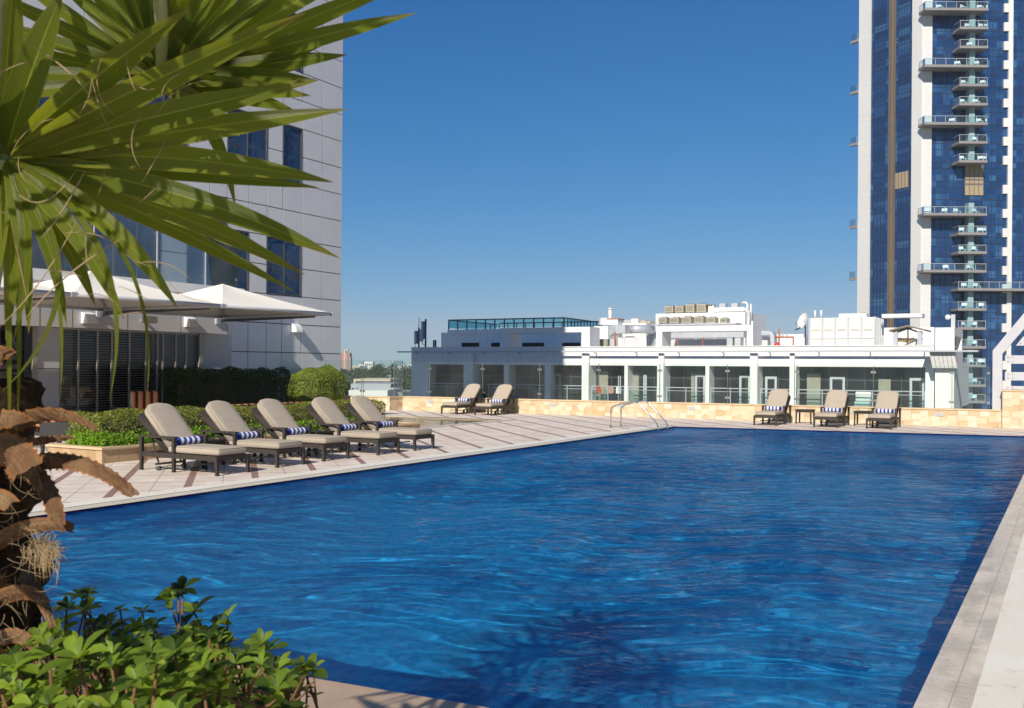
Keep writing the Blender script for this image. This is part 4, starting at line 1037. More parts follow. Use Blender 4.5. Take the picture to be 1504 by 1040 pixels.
# roof terrace glass rail
xa, xb = bx(659, 475, 71), bx(828, 475, 71); za = on_y(700, 481.5, 71)[2]; zt = on_y(745, 468.5, 71)[2]; xc = bx(884, 475, 80)
q = MB(); q.quad((xa, 71, za), (xb, 71, za), (xb, 71, zt), (xa, 71, zt)); q.quad((xb, 71, za), (xc, 80, za), (xc, 80, zt), (xb, 71, zt)); q.quad((xa, 71, za), (xa - .5, 80, za), (xa - .5, 80, zt), (xa, 71, zt)); q.obj('terrace_glass', 'glass_roof', ab)
q = MB(); q.bar((xa, 71, zt), (xb, 71, zt), .06, .10); q.bar((xb, 71, zt), (xc, 80, zt), .06, .10); q.bar((xa, 71, zt), (xa - .5, 80, zt), .06, .1); q.bar((xa + 1, 78, zt), (xb, 78, zt), .06, .1)
for k in range(13):
    x = xa + (xb - xa) * k / 12; q.box(x - .04, x + .04, 70.95, 71.04, za - .3, zt)
    q.box(x - .03, x + .03, 77.95, 78.03, za - .3, zt)
    f = k / 12; q.box(xb + (xc - xb) * f - .03, xb + (xc - xb) * f + .03, 71.05 + 9 * f, 71.12 + 9 * f, za - .3, zt)
q.obj('terrace_railing', 'dark_metal', ab)
# plant room
xa, xb, _, zt = bp(963, 1094, 459.5, 480, 74)
q = MB(); q.box(xa, xb, 74, 80, 2.4, zt); q.box(xa - 1.0, xa - .01, 75, 80, 2.4, zt - 1.0); q.obj('plant_room', 'white', ab)

def rbx(name, label, cat, p0, p1, yt, yb, Y, dep, mat, part='casing', group=None):
    x0, x1, z0, z1 = bp(p0, p1, yt, yb, Y)
    t = thing(name, label, cat, ((x0 + x1) / 2, Y, z0), 0, group); q = MB(); q.box(x0, x1, Y, Y + dep, z0, z1); q.obj(part, mat, t)
    return t, (x0, x1, z0, z1)
def condenser(label, p0, p1, yt, yb, Y):
    t, (x0, x1, z0, z1) = rbx('air_conditioner', label, 'air conditioner', p0, p1, yt, yb, Y, .9, 'condenser', 'casing', 'beige rooftop air conditioner units')
    q = MB()
    for k in range(9): q.box(x0 + .05, x1 - .08, Y - .015, Y + .01, z0 + .08 + (z1 - z0 - .16) * k / 9, z0 + .08 + (z1 - z0 - .16) * (k + .45) / 9)
    for k in range(1, 4): q.box(x0 + (x1 - x0) * k / 4 - .012, x0 + (x1 - x0) * k / 4 + .012, Y - .02, Y - .014, z0 + .05, z1 - .05)
    q.obj('grille', 'curtain', t)
    q = MB(); q.tube([((x0 + x1) / 2, Y + .45, z1), ((x0 + x1) / 2, Y + .45, z1 + .05)], (x1 - x0) * .40, 12); q.obj('fan_guard', 'dark_metal', t)
    q = MB(); q.box(x0 + .03, x0 + .10, Y + .05, Y + .85, z0 - .08, z0 - .001).box(x1 - .10, x1 - .03, Y + .05, Y + .85, z0 - .08, z0 - .001); q.obj('foot', 'dark_metal', t)
for i, (a, b_, yt) in enumerate(((976.3, 988.5, 449.5), (991.2, 1003.5, 449.3), (1007, 1019.6, 447), (1023, 1036, 446.5))):
    condenser('beige air conditioner on top of the plant room, %s of the upper four' % ('leftmost', 'second from left', 'third from left', 'rightmost')[i], a, b_, yt, 459.0 - (0, 0, .3, .5)[i], 74.3)
for i, (a, b_, yt) in enumerate(((966.8, 978.6, 466), (984, 996.4, 466), (1001.5, 1014.3, 465), (1020, 1032.6, 464.5), (1037.7, 1050, 465.8), (1057, 1067, 467))):
    condenser('beige air conditioner in front of the plant room, %s of the lower six' % ('leftmost', 'second', 'third', 'fourth', 'fifth', 'rightmost and smallest')[i], a, b_, yt, 474.3, 72.5)
t, (x0, x1, z0, z1) = rbx('roof_ledge', 'narrow grey ledge carrying the lower row of air conditioners', 'ledge', 963, 1081, 474.8, 477.2, 72.2, 1.7, 'galv', 'deck')
q = MB()
for k in range(5): q.box(x0 + .2 + (x1 - x0 - .5) * k / 4, x0 + .3 + (x1 - x0 - .5) * k / 4, 72.4, 72.5, 2.3, z0)
q.obj('leg', 'galv', t)
# ducts
t, (x0, x1, z0, z1) = rbx('air_duct', 'white rectangular duct on the plant room roof bending down its right side', 'duct', 1049, 1092, 451.5, 457.5, 74.6, .8, 'hvac_white', 'duct')
q = MB(); xe = bx(1101, 460, 74.6); q.wallp([(x1, z0 + 0), (x1 + .15, z0), (x1 + .15, 2.4), (xe, 2.4), (xe, z1 - .45), (xe - .15, z1 - .1), (xe - .5, z1), (x1, z1)], 'y', 74.6, 75.4); q.obj('elbow', 'galv', t)
q = MB()
for a in (1055.5, 1073.5): q.box(bx(a, 455, 74.55), bx(a + .8, 455, 74.55), 74.57, 74.6, z0, z1 + .02); q.box(bx(a, 455, 74.6), bx(a + 9, 455, 74.6), 74.7, 75.3, z1, z1 + .33)
q.obj('flange', 'galv', t)
t, _ = rbx('air_handler', 'small cream box unit between the condensers and the white duct', 'roof unit', 1040, 1048, 448.5, 459, 74.5, .8, 'tank')
q = MB(); x0 = _[0]; q.box(x0 - .25, _[1] - .1, 74.4, 75.4, _[3], _[3] + .06); q.obj('lid', 'roof_brown', t)
t, (x0, x1, z0, z1) = rbx('air_duct', 'long galvanised duct seen through the right portal frame', 'duct', 984, 1092, 487.3, 496, 66, .9, 'galv', 'duct')
q = MB()
for a in (1067, 1078.5): q.box(bx(a, 500, 66), bx(a + 8.5, 500, 66), 66.05, 66.85, 2.4, z0)
q.obj('drop', 'galv', t)
q = MB()
for a in (994.5, 1032): q.box(bx(a, 500, 65.9), bx(a + 1.1, 500, 65.9), 65.85, 65.95, 2.4, z1 - .4)
q.obj('red_post', 'rust', t)
t, _ = rbx('screen_wall', 'grey shaded wall panel behind the posts inside the right portal frame', 'wall', 984, 1068, 498.5, 508, 67.5, .2, 'grey_wall', 'wall')
t, (x0, x1, z0, z1) = rbx('air_duct', 'thick curved silver duct in front of the tall cream box', 'duct', 904, 918, 477, 489.5, 65.5, 1.2, 'galv', 'duct')
q = MB(); xa = bx(937, 480, 65.5); q.tube([(x1 + .2, 66.1, (z0 + z1) / 2), (xa - .35, 66.1, (z0 + z1) / 2), (xa + .1, 66.6, (z0 + z1) / 2), (xa + .2, 67.6, (z0 + z1) / 2)], (z1 - z0) / 2, 16); q.obj('elbow', 'galv', t)
q = MB(); xb = bx(894, 480, 65.5); q.hexa([(xb, 65.6, z0 - .2), (x0, 65.5, z0 + .1), (x0, 66.6, z0 + .1), (xb, 66.8, z0 - .2), (xb, 65.6, z1 - .05), (x0, 65.5, z1), (x0, 66.6, z1), (xb, 66.8, z1 - .05)]); q.obj('hood', 'galv', t)
t, _ = rbx('roof_cabinet', 'tall cream machine box behind the corrugated screen', 'roof unit', 914, 949, 474.5, 498, 67.8, 1.8, 'tank')
q = MB(); q.box(_[0], _[1], 67.79, 67.8, _[2], _[2] + .02); 
for k in range(6): q.box(bx(951 + k * 2.0, 490, 68), bx(951.6 + k * 2.0, 490, 68), 67.9, 68, 2.4, _[3] - .1)
q.box(bx(950, 490, 68.1), bx(966, 490, 68.1), 68.1, 69.3, 2.4, _[3] - .15); q.obj('side_panel', 'galv', t)
t, (x0, x1, z0, z1) = rbx('corrugated_screen', 'white corrugated metal screen on the parapet below the curved duct', 'screen', 908, 949, 496, 508.5, 64.6, .08, 'hvac_white', 'sheet')
q = MB()
for k in range(15): q.box(x0 + (x1 - x0) * k / 15, x0 + (x1 - x0) * (k + .5) / 15, 64.52, 64.6, z0, z1 + .02)
q.obj('rib', 'hvac_white', t)
for i, (a, b_) in enumerate(((875, 881.5), (882.5, 892))):
    rbx('roof_unit', 'beige ribbed roof unit left of the rusty post, %s one' % ('narrower', 'wider')[i], 'roof unit', a, b_, 498, 508.6, 65 + i * .1, .8, 'curtain', 'casing')
t, _ = rbx('roof_unit', 'small grey roof unit right of the rusty post, beside the white screen', 'roof unit', 895.5, 906, 498, 508.6, 65.2, .8, 'galv', 'casing')
t = thing('rusty_post', 'thin rusty red post on the roof below the curved duct', 'post', (bx(903, 500, 64.9), 64.9, 2.4)); q = MB(); q.tube([(bx(903, 500, 64.9), 64.9, 2.4), (bx(903, 500, 64.9), 64.9, 4.2)], .05, 6); q.obj('pole', 'rust', t)
t, _ = rbx('water_heater', 'white curved tank behind the small white roof box', 'tank', 879, 892, 467, 477, 72, 1.0, 'hvac_white', 'tank')
t, _ = rbx('roof_box', 'small white box with brown lid and a white flue pipe', 'roof unit', 892, 907, 469, 477, 71, 1.2, 'white', 'casing')
q = MB(); q.box(_[0] - .05, _[1] + .05, 70.95, 72.25, _[3], _[3] + .07); q.obj('lid', 'rust', t)
q = MB(); xa = bx(896, 460, 71.5); q.tube([(xa, 71.5, _[2]), (xa, 71.5, on_y(896, 454, 71.5)[2])], .15, 10); q.tube([(xa, 71.5, on_y(896, 454.5, 71.5)[2]), (xa, 71.5, on_y(896, 452.5, 71.5)[2])], .2, 10); q.obj('flue', 'hvac_white', t)
for i, (a, b_, y_, Y) in enumerate(((908, 927, 470, 73), (927, 937, 468, 72), (938, 948, 470.5, 72.5), (948, 955, 471.5, 72.6))):
    rbx('roof_unit', ('grey flat duct box behind the cream machine box', 'pale upright duct box behind the cream machine box', 'beige fan unit behind the cream machine box, nearer the duct box', 'small beige fan unit behind the cream machine box, far end')[i], 'roof unit', a, b_, y_, 478, Y, 1, ('galv', 'hvac_white', 'condenser', 'condenser')[i])
rbx('roof_unit', 'pale roof shed wall behind the left portal frame post', 'roof unit', 872, 893, 479, 498, 69, 2, 'white')
# vertical pipe, goose-necks, elbow duct, red valve
t, (x0, x1, z0, z1) = rbx('air_duct', 'silver elbow duct right of the second portal frame', 'duct', 1118, 1129, 486, 492, 66, .8, 'galv', 'duct')
q = MB(); xa = bx(1137, 490, 66); q.wallp([(x1, z0), (x1 + .1, z0), (x1 + .15, 2.4), (xa, 2.4), (xa, z1 - .35), (xa - .12, z1 - .1), (xa - .35, z1), (x1, z1)], 'y', 66, 66.8); q.obj('elbow', 'galv', t)
t, _ = rbx('roof_unit', 'pale box under the silver elbow duct', 'roof unit', 1119, 1127, 494, 508, 66.5, 1, 'tank')
t = thing('fire_valve', 'bright red dome shaped valve on the roof edge', 'valve', (bx(1141.5, 505, 65), 65, 2.9)); q = MB(); x = bx(1141.5, 505, 65); q.tube([(x, 65, 2.4), (x, 65, 3.1), (x, 65, 3.28), (x, 65, 3.38)], [.22, .22, .17, .06], 12); q.obj('body', 'red', t)
q = MB(); xa, xb = bx(1137, 500, 66), bx(1165, 500, 66); q.tube([(xa, 66, 3.75), (xb, 66, 3.75)], .06, 6); q.tube([(xb, 66, 2.4), (xb, 66, 3.75)], .05, 6); q.tube([(bx(1144, 500, 66), 66, 3.3), (bx(1144, 500, 66), 66, 4.3)], .05, 6)
o = q.obj('roof_pipe', 'rust'); tag(o, 'thin rusty pipework beside the red valve', 'pipe')
q = MB(); xa, xb = bx(1140, 490, 72), bx(1180, 490, 72); 
t = thing('roof_house', 'low white roof structure between elbow duct and water tank', 'roof structure', ((xa + xb) / 2, 72, 2.4)); q.box(xa, xb, 72, 78, 2.4, on_y(1150, 491, 72)[2]).box(bx(1165, 490, 70), bx(1182, 490, 70), 70, 72, 2.4, on_y(1170, 496, 70)[2]); q.obj('wall', 'hvac_white', t)
q = MB()
for a in (1146, 1150, 1156): q.tube([(bx(a, 490, 71.9), 71.9, 2.4), (bx(a, 490, 71.9), 71.9, on_y(a, 489, 71.9)[2])], .06, 6)
q.obj('pipe', 'galv', t)
for i, (a, yt, yb) in enumerate(((1108, 471.5, 479), (1197, 456, 467), (1206, 455.5, 466))):
    t = thing('vent_pipe', ('thin white vent pipe on the right portal frame', 'left thin white vent pipe above the water tank', 'right thin white vent pipe above the water tank')[i], 'pipe', (bx(a, yt, 67), 67, 3)); q = MB(); x = bx(a, yt, 64 if i == 0 else 70); Y_ = 63.5 if i == 0 else 70
    q.tube([(x, Y_, on_y(a, yb, Y_)[2] - .1), (x, Y_, on_y(a, yt, Y_)[2])], .07, 8); q.obj('pipe', 'hvac_white', t)
t = thing('vent_pipe', 'white gooseneck vent pipe at the right end of the plant room', 'pipe', (bx(1097, 450, 75), 75, 6)); q = MB(); x = bx(1097.5, 450, 75); zt = on_y(1097, 444.5, 75)[2]
q.tube([(x, 75, zt - 1.6), (x, 75, zt - .15), (x - .1, 75, zt), (x - .42, 75, zt)], .09, 8); q.tube([(x + .28, 75, zt - 1.6), (x + .28, 75, zt - .1)], .07, 8); q.obj('pipe', 'hvac_white', t)
# water tank
x0, x1, z0, z1 = bp(1189.5, 1285, 466.5, 507, 65)
t = thing('water_tank', 'large cream panelled water tank on the white roof', 'water tank', ((x0 + x1) / 2, 65, z0)); q = MB(); q.box(x0, x1, 65, 68, z0, z1)
n_ = 5; pw = (x1 - x0) / n_
q.obj('body', 'tank', t)
for k in range(n_):
    xa = x0 + pw * k + .10; xb = x0 + pw * (k + 1) - .10; q = MB()
    q.hexa([(xa, 64.99, z0 + .9), (xb, 64.99, z0 + .9), (xb, 65, z0 + .9), (xa, 65, z0 + .9), (xa + .08, 64.93, z0 + 1.0), (xb - .08, 64.93, z0 + 1.0), (xb, 65, z0 + 1.02), (xa, 65, z0 + 1.02)])
    q.box(xa + .06, xb - .06, 64.93, 64.999, z0 + 1.01, z1 - .12); m_ = (xa + xb) / 2
    q.wallp([(m_ - .34, z0 + .42), (m_ + .34, z0 + .42), (m_ + .27, z0 + .62), (m_ + .15, z0 + .75), (m_, z0 + .79), (m_ - .15, z0 + .75), (m_ - .27, z0 + .62)], 'y', 64.94, 64.999); q.obj('tank_panel', 'tank', t)
q = MB()
for k in range(n_ + 1): q.box(x0 + pw * k - .06, x0 + pw * k + .06, 64.88, 64.96 if 0 < k < n_ else 65, z0 - .25, z1 + .02)
for k in range(5): q.box(x1 + .002, x1 + .08, 65.15 + k * .65, 65.25 + k * .65, z0, z1)
q.box(x0 - .05, x1 + .05, 64.9, 68, z0 - .3, z0 - .001); q.obj('steel_rib', 'galv', t)
q = MB(); q.box(x0 + 1.6, x0 + 3.3, 66, 67, z1, z1 + .3).box(x0 + 4.2, x0 + 6.6, 66.2, 67.4, z1, z1 + .24); q.obj('hatch', 'hvac_white', t)
# dish
x, _, z = on_y(1178.5, 471, 66); t = thing('satellite_dish', 'white satellite dish left of the water tank', 'satellite dish', (x, 66, 2.4))
q = MB(); N = 20; c0 = Vector((x, 66, z)); ax = Vector((-.55, -.75, .35)).normalized(); u = ax.cross(Vector((0, 0, 1))).normalized(); w_ = u.cross(ax)
for rr, off in ((0.02, -.16), (.25, -.13), (.42, -.08), (.56, 0)):
    for k in range(N):
        a = 2 * math.pi * k / N; q.v.append(tuple(c0 + (u * math.cos(a) * .8 + w_ * math.sin(a)) * rr + ax * off))
for r_ in range(3):
    for k in range(N): q.f.append((r_ * N + k, r_ * N + (k + 1) % N, (r_ + 1) * N + (k + 1) % N, (r_ + 1) * N + k)); q.m.append(0); q.sm.append(1)
q.f.append(tuple(range(N))); q.m.append(0); q.sm.append(0); q.obj('dish', 'hvac_white', t)
q = MB(); q.tube([tuple(c0 - ax * .15), (x + .15, 66.2, z - .5), (x + .15, 66.2, 2.4)], .045, 8); q.tube([tuple(c0 - w_ * .5), tuple(c0 - w_ * .35 + ax * .5)], .02, 6); q.bar(tuple(c0 - w_ * .5), (x - .35, 65.6, z - .62), .1, .08); q.obj('mount', 'dark_metal', t)
# shed
x0, x1, z0, z1 = bp(1313, 1356, 487, 508, 66); zt = on_y(1334, 478, 66)[2]
t = thing('roof_shed', 'small open shed with brown pitched roof right of the water tank', 'shed', ((x0 + x1) / 2, 66, 2.4)); q = MB(); xm = (x0 + x1) / 2
for sgn in (-1, 1):
    xe = xm + sgn * (x1 - x0) * .63; q.hexa([(xm, 65.4, zt - .1), (xe, 65.4, z1 - .0), (xe, 68, z1 - .0), (xm, 68, zt - .1), (xm, 65.4, zt), (xe, 65.4, z1 + .1), (xe, 68, z1 + .1), (xm, 68, zt)])
q.obj('roof', 'roof_brown', t)
for x in (x0, x1 - .3):
    q = MB(); q.box(x, x + .26, 65.6, 65.86, 2.4, z1); q.obj('post', 'rail_grey', t)
q = MB(); q.bar((x0, 65.7, z1 - .15), (xm, 65.7, zt - .2), .1, .1); q.bar((x1, 65.7, z1 - .15), (xm, 65.7, zt - .2), .1, .1); q.bar((x0, 65.72, z1 - .5), (x1, 65.72, z1 - .5), .1, .1); q.bar((xm, 65.7, z1 - .5), (xm, 65.7, zt - .15), .08, .08); q.bar((x0 + .3, 65.72, 3.0), (x1 - .3, 65.72, 3.5), .07, .07); q.obj('truss', 'dark_metal', t)
q = MB(); q.box(x0 + .5, x1 - .5, 66.3, 67.5, 2.4, 3.5).box(x0 + .1, x0 + 1.0, 65.9, 66.2, 2.4, 3.2); q.obj('machine', 'hvac_white', t)
q = MB(); q.box(xm - .8, xm + .3, 66.25, 66.29, 3.4, 3.65); q.obj('yellow_beam', 'gold', t)
rbx('roof_house', 'low white roof wall behind the shed', 'roof structure', 1296, 1372, 481, 508, 72, 3, 'white', 'wall')
t = thing('rooftop_camera', 'white round camera on a short post above the white corner block', 'camera', (bx(1396, 475, 63), 63, 4)); x = bx(1398.5, 475, 63); q = MB(); q.box(x - .06, x + .16, 62.9, 63.1, zt - 1.5, on_y(1397, 462, 63)[2]); q.bar((x + .05, 63, on_y(1397, 463, 63)[2] - .05), (x - .3, 63, on_y(1397, 466, 63)[2] - .1), .1, .1); q.obj('post', 'steel_grey', t)
q = MB(); xs_ = bx(1392, 466, 63); q.rbox(xs_ - .16, xs_ + .16, 62.85, 63.15, on_y(1392, 466, 63)[2] - .15, on_y(1392, 466, 63)[2] + .15, .14); q.obj('head', 'lamp_white', t)
# antenna masts on the left end
for i, (a, yt) in enumerate(((613.5, 466), (623.5, 468.5))):
    x = bx(a + 1.5, 500, 64); t = thing('antenna_mast', ('dark antenna mast with whip at the left roof end', 'taller dark antenna mast with two panels')[i], 'antenna', (x, 64, 2.4), 0, 'antenna masts on the left roof end')
    q = MB(); q.tube([(x, 64, 2.4), (x, 64, on_y(a, yt if i else 481, 64)[2])], .07, 8)
    if i == 0: q.tube([(x, 64, on_y(a, 481, 64)[2]), (x, 64, on_y(a, 465.5, 64)[2])], .025, 6)
    q.obj('mast', 'dark_metal', t)
    q = MB(); z0, z1 = on_y(a, (505, 498)[i], 64)[2], on_y(a, (486, 472)[i], 64)[2]; q.box(x - .34, x - .15, 63.85, 64.1, z0, z1)
    if i: q.box(x - .42, x - .10, 63.72, 63.84, z0 - .2, z0 + .75); q.tube([(x - .35, 63.9, z0), (x - .2, 63.9, z0 - .4), (x, 63.9, z0 - .5)], .03, 5)
    else: q.tube([(x - .3, 63.9, z0), (x - .25, 63.9, z0 - .3), (x, 63.9, z0 - .4)], .03, 5)
    q.obj('antenna_panel', 'rail_grey', t)
for i, a in enumerate((637, 639.8)):
    x = bx(a, 500, 64); t = thing('roof_pipe', 'short dark roof pipe right of the antennas, %s of two' % ('left', 'right')[i], 'pipe', (x, 64, 2.4)); q = MB(); q.tube([(x, 64, 2.4), (x, 64, on_y(a, 499.5, 64)[2])], .07, 8); q.obj('pipe', 'dark_metal', t)
# laundry and sofa on the balconies
t = thing('laundry', 'row of coloured laundry hanging on the balcony rail', 'laundry', (bx(890), BY, 0)); cl = [(877, 882, 'red'), (884, 888, 'curtain'), (894, 901, 'pink_tower'), (905, 908, 'lamp_white'), (909, 912, 'rail_grey')]
for a, b_, mt in cl:
    q = MB(); x0, x1 = bx(a, 575), bx(b_, 575); q.wallp([(x0, .34), (x1, .36), (x1 + .03, -.08), ((x0 + x1) / 2, -.14), (x0 - .02, -.10)], 'y', BY - .02, BY + .03); q.obj('garment', mt, t)
x0, x1, z0, z1 = bp(1255, 1278, 581, 593, 62.5); t = thing('balcony_sofa', 'beige cushioned sofa on the long balcony behind the right loungers', 'sofa', (x0, 62.4, ZF)); q = MB(); q.rbox(x0, x1, 62.30, 62.75, ZF + .25, ZF + .42, .06).rbox(x0, x1, 62.72, 62.9, ZF + .3, .28, .06); q.obj('cushion', 'canvas', t)
q = MB(); q.box(x0, x1, 62.30, 62.75, ZF, ZF + .22); q.obj('frame', 'rail_grey', t)
# ================================================================== BLUE GLASS TOWER
TD = 170.0
u0 = (1353 - CX) / FPX * TD
TO = (cc * u0 - ss * TD, ss * u0 + cc * TD, 0)
tt = thing('glass_tower', 'tall blue glass apartment tower with white stone edges and stacked balconies', 'tower', TO, YAW)
TK = dict(parent=tt, local=True)
def tx(px, y=300, dep=TD): return ((px - CX) + ROLL * (y - CC)) / FPX * dep - u0
def tz(y, px=1420, dep=TD): return CAMH - ((y - CC) - ROLL * (px - CX) - (CY - CC)) / FPX * dep
TOP = 88.0
dl = Vector((-.461, .888)).normalized()
def lf(px):
    u = (px - CX) / FPX; t_ = (u0 - TD * u) / (.461 + .888 * u); return t_
def lp(t_, off=0): return (dl.x * t_ - dl.y * off, dl.y * t_ + dl.x * off)      # off>0 = outwards (towards the viewer's left)
tE = lf(1262)
xg0, xg1, xn, xw, xe = tx(1366.3), tx(1471.6), tx(1478.5), tx(1485), tx(1600)
pe = lp(tE)
q = MB(); q.prism([(0, 0), (xe, 0), (xe, 30), (pe[0] + 9, 30), pe], GZ, TOP); q.obj('curtain_glass', 'tower_glass', **TK)
q = MB()
q.prism([(-.0, -.35), (xg0, -.35), (xg0, -.001), (0, -.001)], GZ, TOP)
a, b_ = lp(.02, .30), lp(lf(1338), .30); q.prism([(0, -.35), (0, 0), lp(lf(1338), .0), b_, (-.28, -.14)][::-1], GZ, TOP)
q.obj('stone_corner', 'tower_white', **TK)
q = MB()
for k in range(1, 92):
    z = GZ + k * 1.075
    q.prism([lp(.32, .30), lp(lf(1338), .30), lp(lf(1338), .304), lp(.32, .304)][::-1], z - .02, z + .02); q.box(0, xg0, -.354, -.351, z - .02, z + .02)
    q.prism([lp(lf(1276.6), .351), lp(tE + .28, .351), lp(tE + .28, .354), lp(lf(1276.6), .354)][::-1], z - .02, z + .02)
for f in (.33, .66): q.box(xg0 * f - .02, xg0 * f + .02, -.3535, -.351, GZ, TOP)
q.obj('stone_joint', 'grey_wall', **TK)
q = MB(); q.prism([lp(lf(1276.6), .0), lp(tE + .3, .0), lp(tE + .3, .35), lp(lf(1276.6), .35)][::-1], GZ, TOP); q.obj('stone_edge', 'tower_white', **TK)
q = MB()
for k in range(4):
    t0, t1 = lf(1313), lf(1302.5); ta = t0 + (t1 - t0) * k / 4; tb = t0 + (t1 - t0) * (k + .55) / 4
    q.prism([lp(ta, .0), lp(tb, .0), lp(tb, .22), lp(ta, .22)][::-1], GZ, TOP)
q.prism([lp(t0, 0), lp(t1, 0), lp(t1, .08), lp(t0, .08)][::-1], GZ, TOP); q.obj('ribbed_strip', 'bronze', **TK)
q = MB(); ta = lf(1309.5); q.prism([lp(ta, .09), lp(ta + .10, .09), lp(ta + .10, .34), lp(ta, .34)][::-1], GZ, TOP); q.obj('ochre_fin', 'gold', **TK)
q = MB()
for k in range(1, 28):
    z = GZ + k * 3.225
    for dz in (0, 1.05):
        q.box(xg0, xg1, -.06, -.001, z + dz - .04, z + dz + .04); q.box(xw, xe, -.06, -.001, z + dz - .04, z + dz + .04)
        for pa, pb in ((1338, 1313.5), (1302, 1277)):
            t0, t1 = lf(pa), lf(pb); q.prism([lp(t0), lp(t1), lp(t1, .05), lp(t0, .05)][::-1], z + dz - .04, z + dz + .04)
    if k % 2: continue
x = xg0 + .6; k = 0
while x < xe:
    if not (xg1 - .1 < x < xw + .1): q.box(x - .04, x + .04, -.09, -.061, GZ, TOP)
    x += (1.25, .85, 1.25, 1.6)[k % 4]; k += 1
for pa, pb, n_ in ((1338, 1313.5, 6), (1302, 1277, 5)):
    for k in range(1, n_):
        t_ = lf(pa) + (lf(pb) - lf(pa)) * k / n_; q.prism([lp(t_ - .04, .051), lp(t_ + .04, .051), lp(t_ + .04, .10), lp(t_ - .04, .10)][::-1], GZ, TOP)
q.obj('mullion', 'mull_tower', **TK)
q = MB(); q.box(xn, xw, -.35, -.001, GZ, TOP)
ys = [15.9, 43.5, 71.5, 99.4, 127.3, 155.5, 184, 211.5, 239.5, 282, 317.4, 345.7, 373.5, 401, 427.5, 457, 485, 512.7, 540, 569, 593]
for y in ys + [625, 655]:
    z = tz(y - 3); q.box(xg1, xn - .001, -.35, -.001, z - .65, z + .85)
q.obj('notched_pier', 'tower_white', **TK)
q = MB(); xa, xb = tx(1416.5), tx(1424.5); q.box(xa, xb, -1.55, -.1, tz(239), TOP).box(xa, xb, -1.55, -.1, GZ, tz(300)); q.obj('party_fin', 'teal_fin', **TK)
q = MB(); q.box(tx(1416), tx(1443), -.22, -.09, tz(287), tz(242))
q.obj('louvre_panel', 'tan_louvre', **TK)
q = MB()
for k in range(5): x = tx(1416 + k * 6.75); q.box(x - .05, x + .05, -.26, -.221, tz(287), tz(242))
for y in (264, 271): q.box(tx(1416), tx(1443), -.25, -.222, tz(y) - .15, tz(y) + .15)
q.obj('louvre_bar', 'bronze', **TK)
q = MB(); t0, t1 = lf(1333), lf(1313.5); q.prism([lp(t0, .06), lp(t1, .06), lp(t1, .14), lp(t0, .14)][::-1], tz(271), tz(247)); q.obj('louvre_panel', 'tan_louvre', **TK)
q = MB()
for k in range(5):
    t_ = lf(1333) + (lf(1313.5) - lf(1333)) * k / 4; q.prism([lp(t_ - .05, .141), lp(t_ + .05, .141), lp(t_ + .05, .18), lp(t_ - .05, .18)][::-1], tz(271), tz(247))
q.obj('louvre_bar', 'bronze', **TK)
q = MB()
for k in range(4):
    t_ = lf(1273.5) + (lf(1265) - lf(1273.5)) * (k + .2) / 4; dt = (lf(1265) - lf(1273.5)) / 4 * .6
    q.prism([lp(t_, .351), lp(t_ + dt, .351), lp(t_ + dt, .38), lp(t_, .38)][::-1], tz(460.5), tz(455))
q.obj('vent_slot', 'bronze', **TK)
def balcony(z, xa, xb, dep=3.0, divider=True):
    s = MB(); s.box(xa, xb, -dep, -.36 if xa < xg0 else -.10, z + .08, z + .50); sl = s.obj('balcony', 'slab_grey', **TK)
    r = MB(); zt = z + 1.55
    r.quad((xa + .1, -dep + .1, z + .5), (xb - .1, -dep + .1, z + .5), (xb - .1, -dep + .1, zt), (xa + .1, -dep + .1, zt))
    r.quad((xa + .1, -dep + .1, z + .5), (xa + .1, -.4, z + .5), (xa + .1, -.4, zt), (xa + .1, -dep + .1, zt))
    r.quad((xb - .1, -dep + .1, z + .5), (xb - .1, -.2, z + .5), (xb - .1, -.2, zt), (xb - .1, -dep + .1, zt))
    r.obj('balcony_glass', 'glass_balc', parent=sl, local=True)
    r = MB(); r.box(xa + .07, xb - .07, -dep + .06, -dep + .13, zt, zt + .06).box(xa + .07, xa + .13, -dep + .131, -.4, zt, zt + .06).box(xb - .13, xb - .07, -dep + .131, -.2, zt, zt + .06)
    n_ = max(2, int((xb - xa) / 1.6))
    for k in range(n_ + 1):
        x = xa + .1 + (xb - xa - .2) * k / n_; r.box(x - .03, x + .03, -dep + .08, -dep + .12, z + .5, zt)
    r.obj('handrail', 'rail_grey', parent=sl, local=True)
xs0, xs1, xl0 = tx(1396.5), tx(1437.5), tx(1346)
for i, y in enumerate(ys):
    if i == 9: continue
    z = tz(y, 1430, TD - 3)
    if i in (0, 3, 6, 10, 13): balcony(z, xl0, xs1)
    elif i == 14: balcony(z, xs0, tx(1560))
    else: balcony(z, xs0, xs1)
balcony(tz(-12, 1430, TD - 3), xs0, xs1)
for y in (60.5, 136, 212.5, 334.5, 411):
    z = tz(y, 1260, 182); s = MB(); s.prism([lp(tE + .31, .2), lp(tE + 2.0, .2), lp(tE + 2.0, .72), lp(tE + .31, .72)][::-1], z, z + .5); sl = s.obj('balcony', 'slab_grey', **TK)
    r = MB(); r.prism([lp(tE + .4, .64), lp(tE + 1.9, .64), lp(tE + 1.9, .69), lp(tE + .4, .69)][::-1], z + .5, z + 1.6); r.obj('balcony_glass', 'glass_balc', parent=sl, local=True)
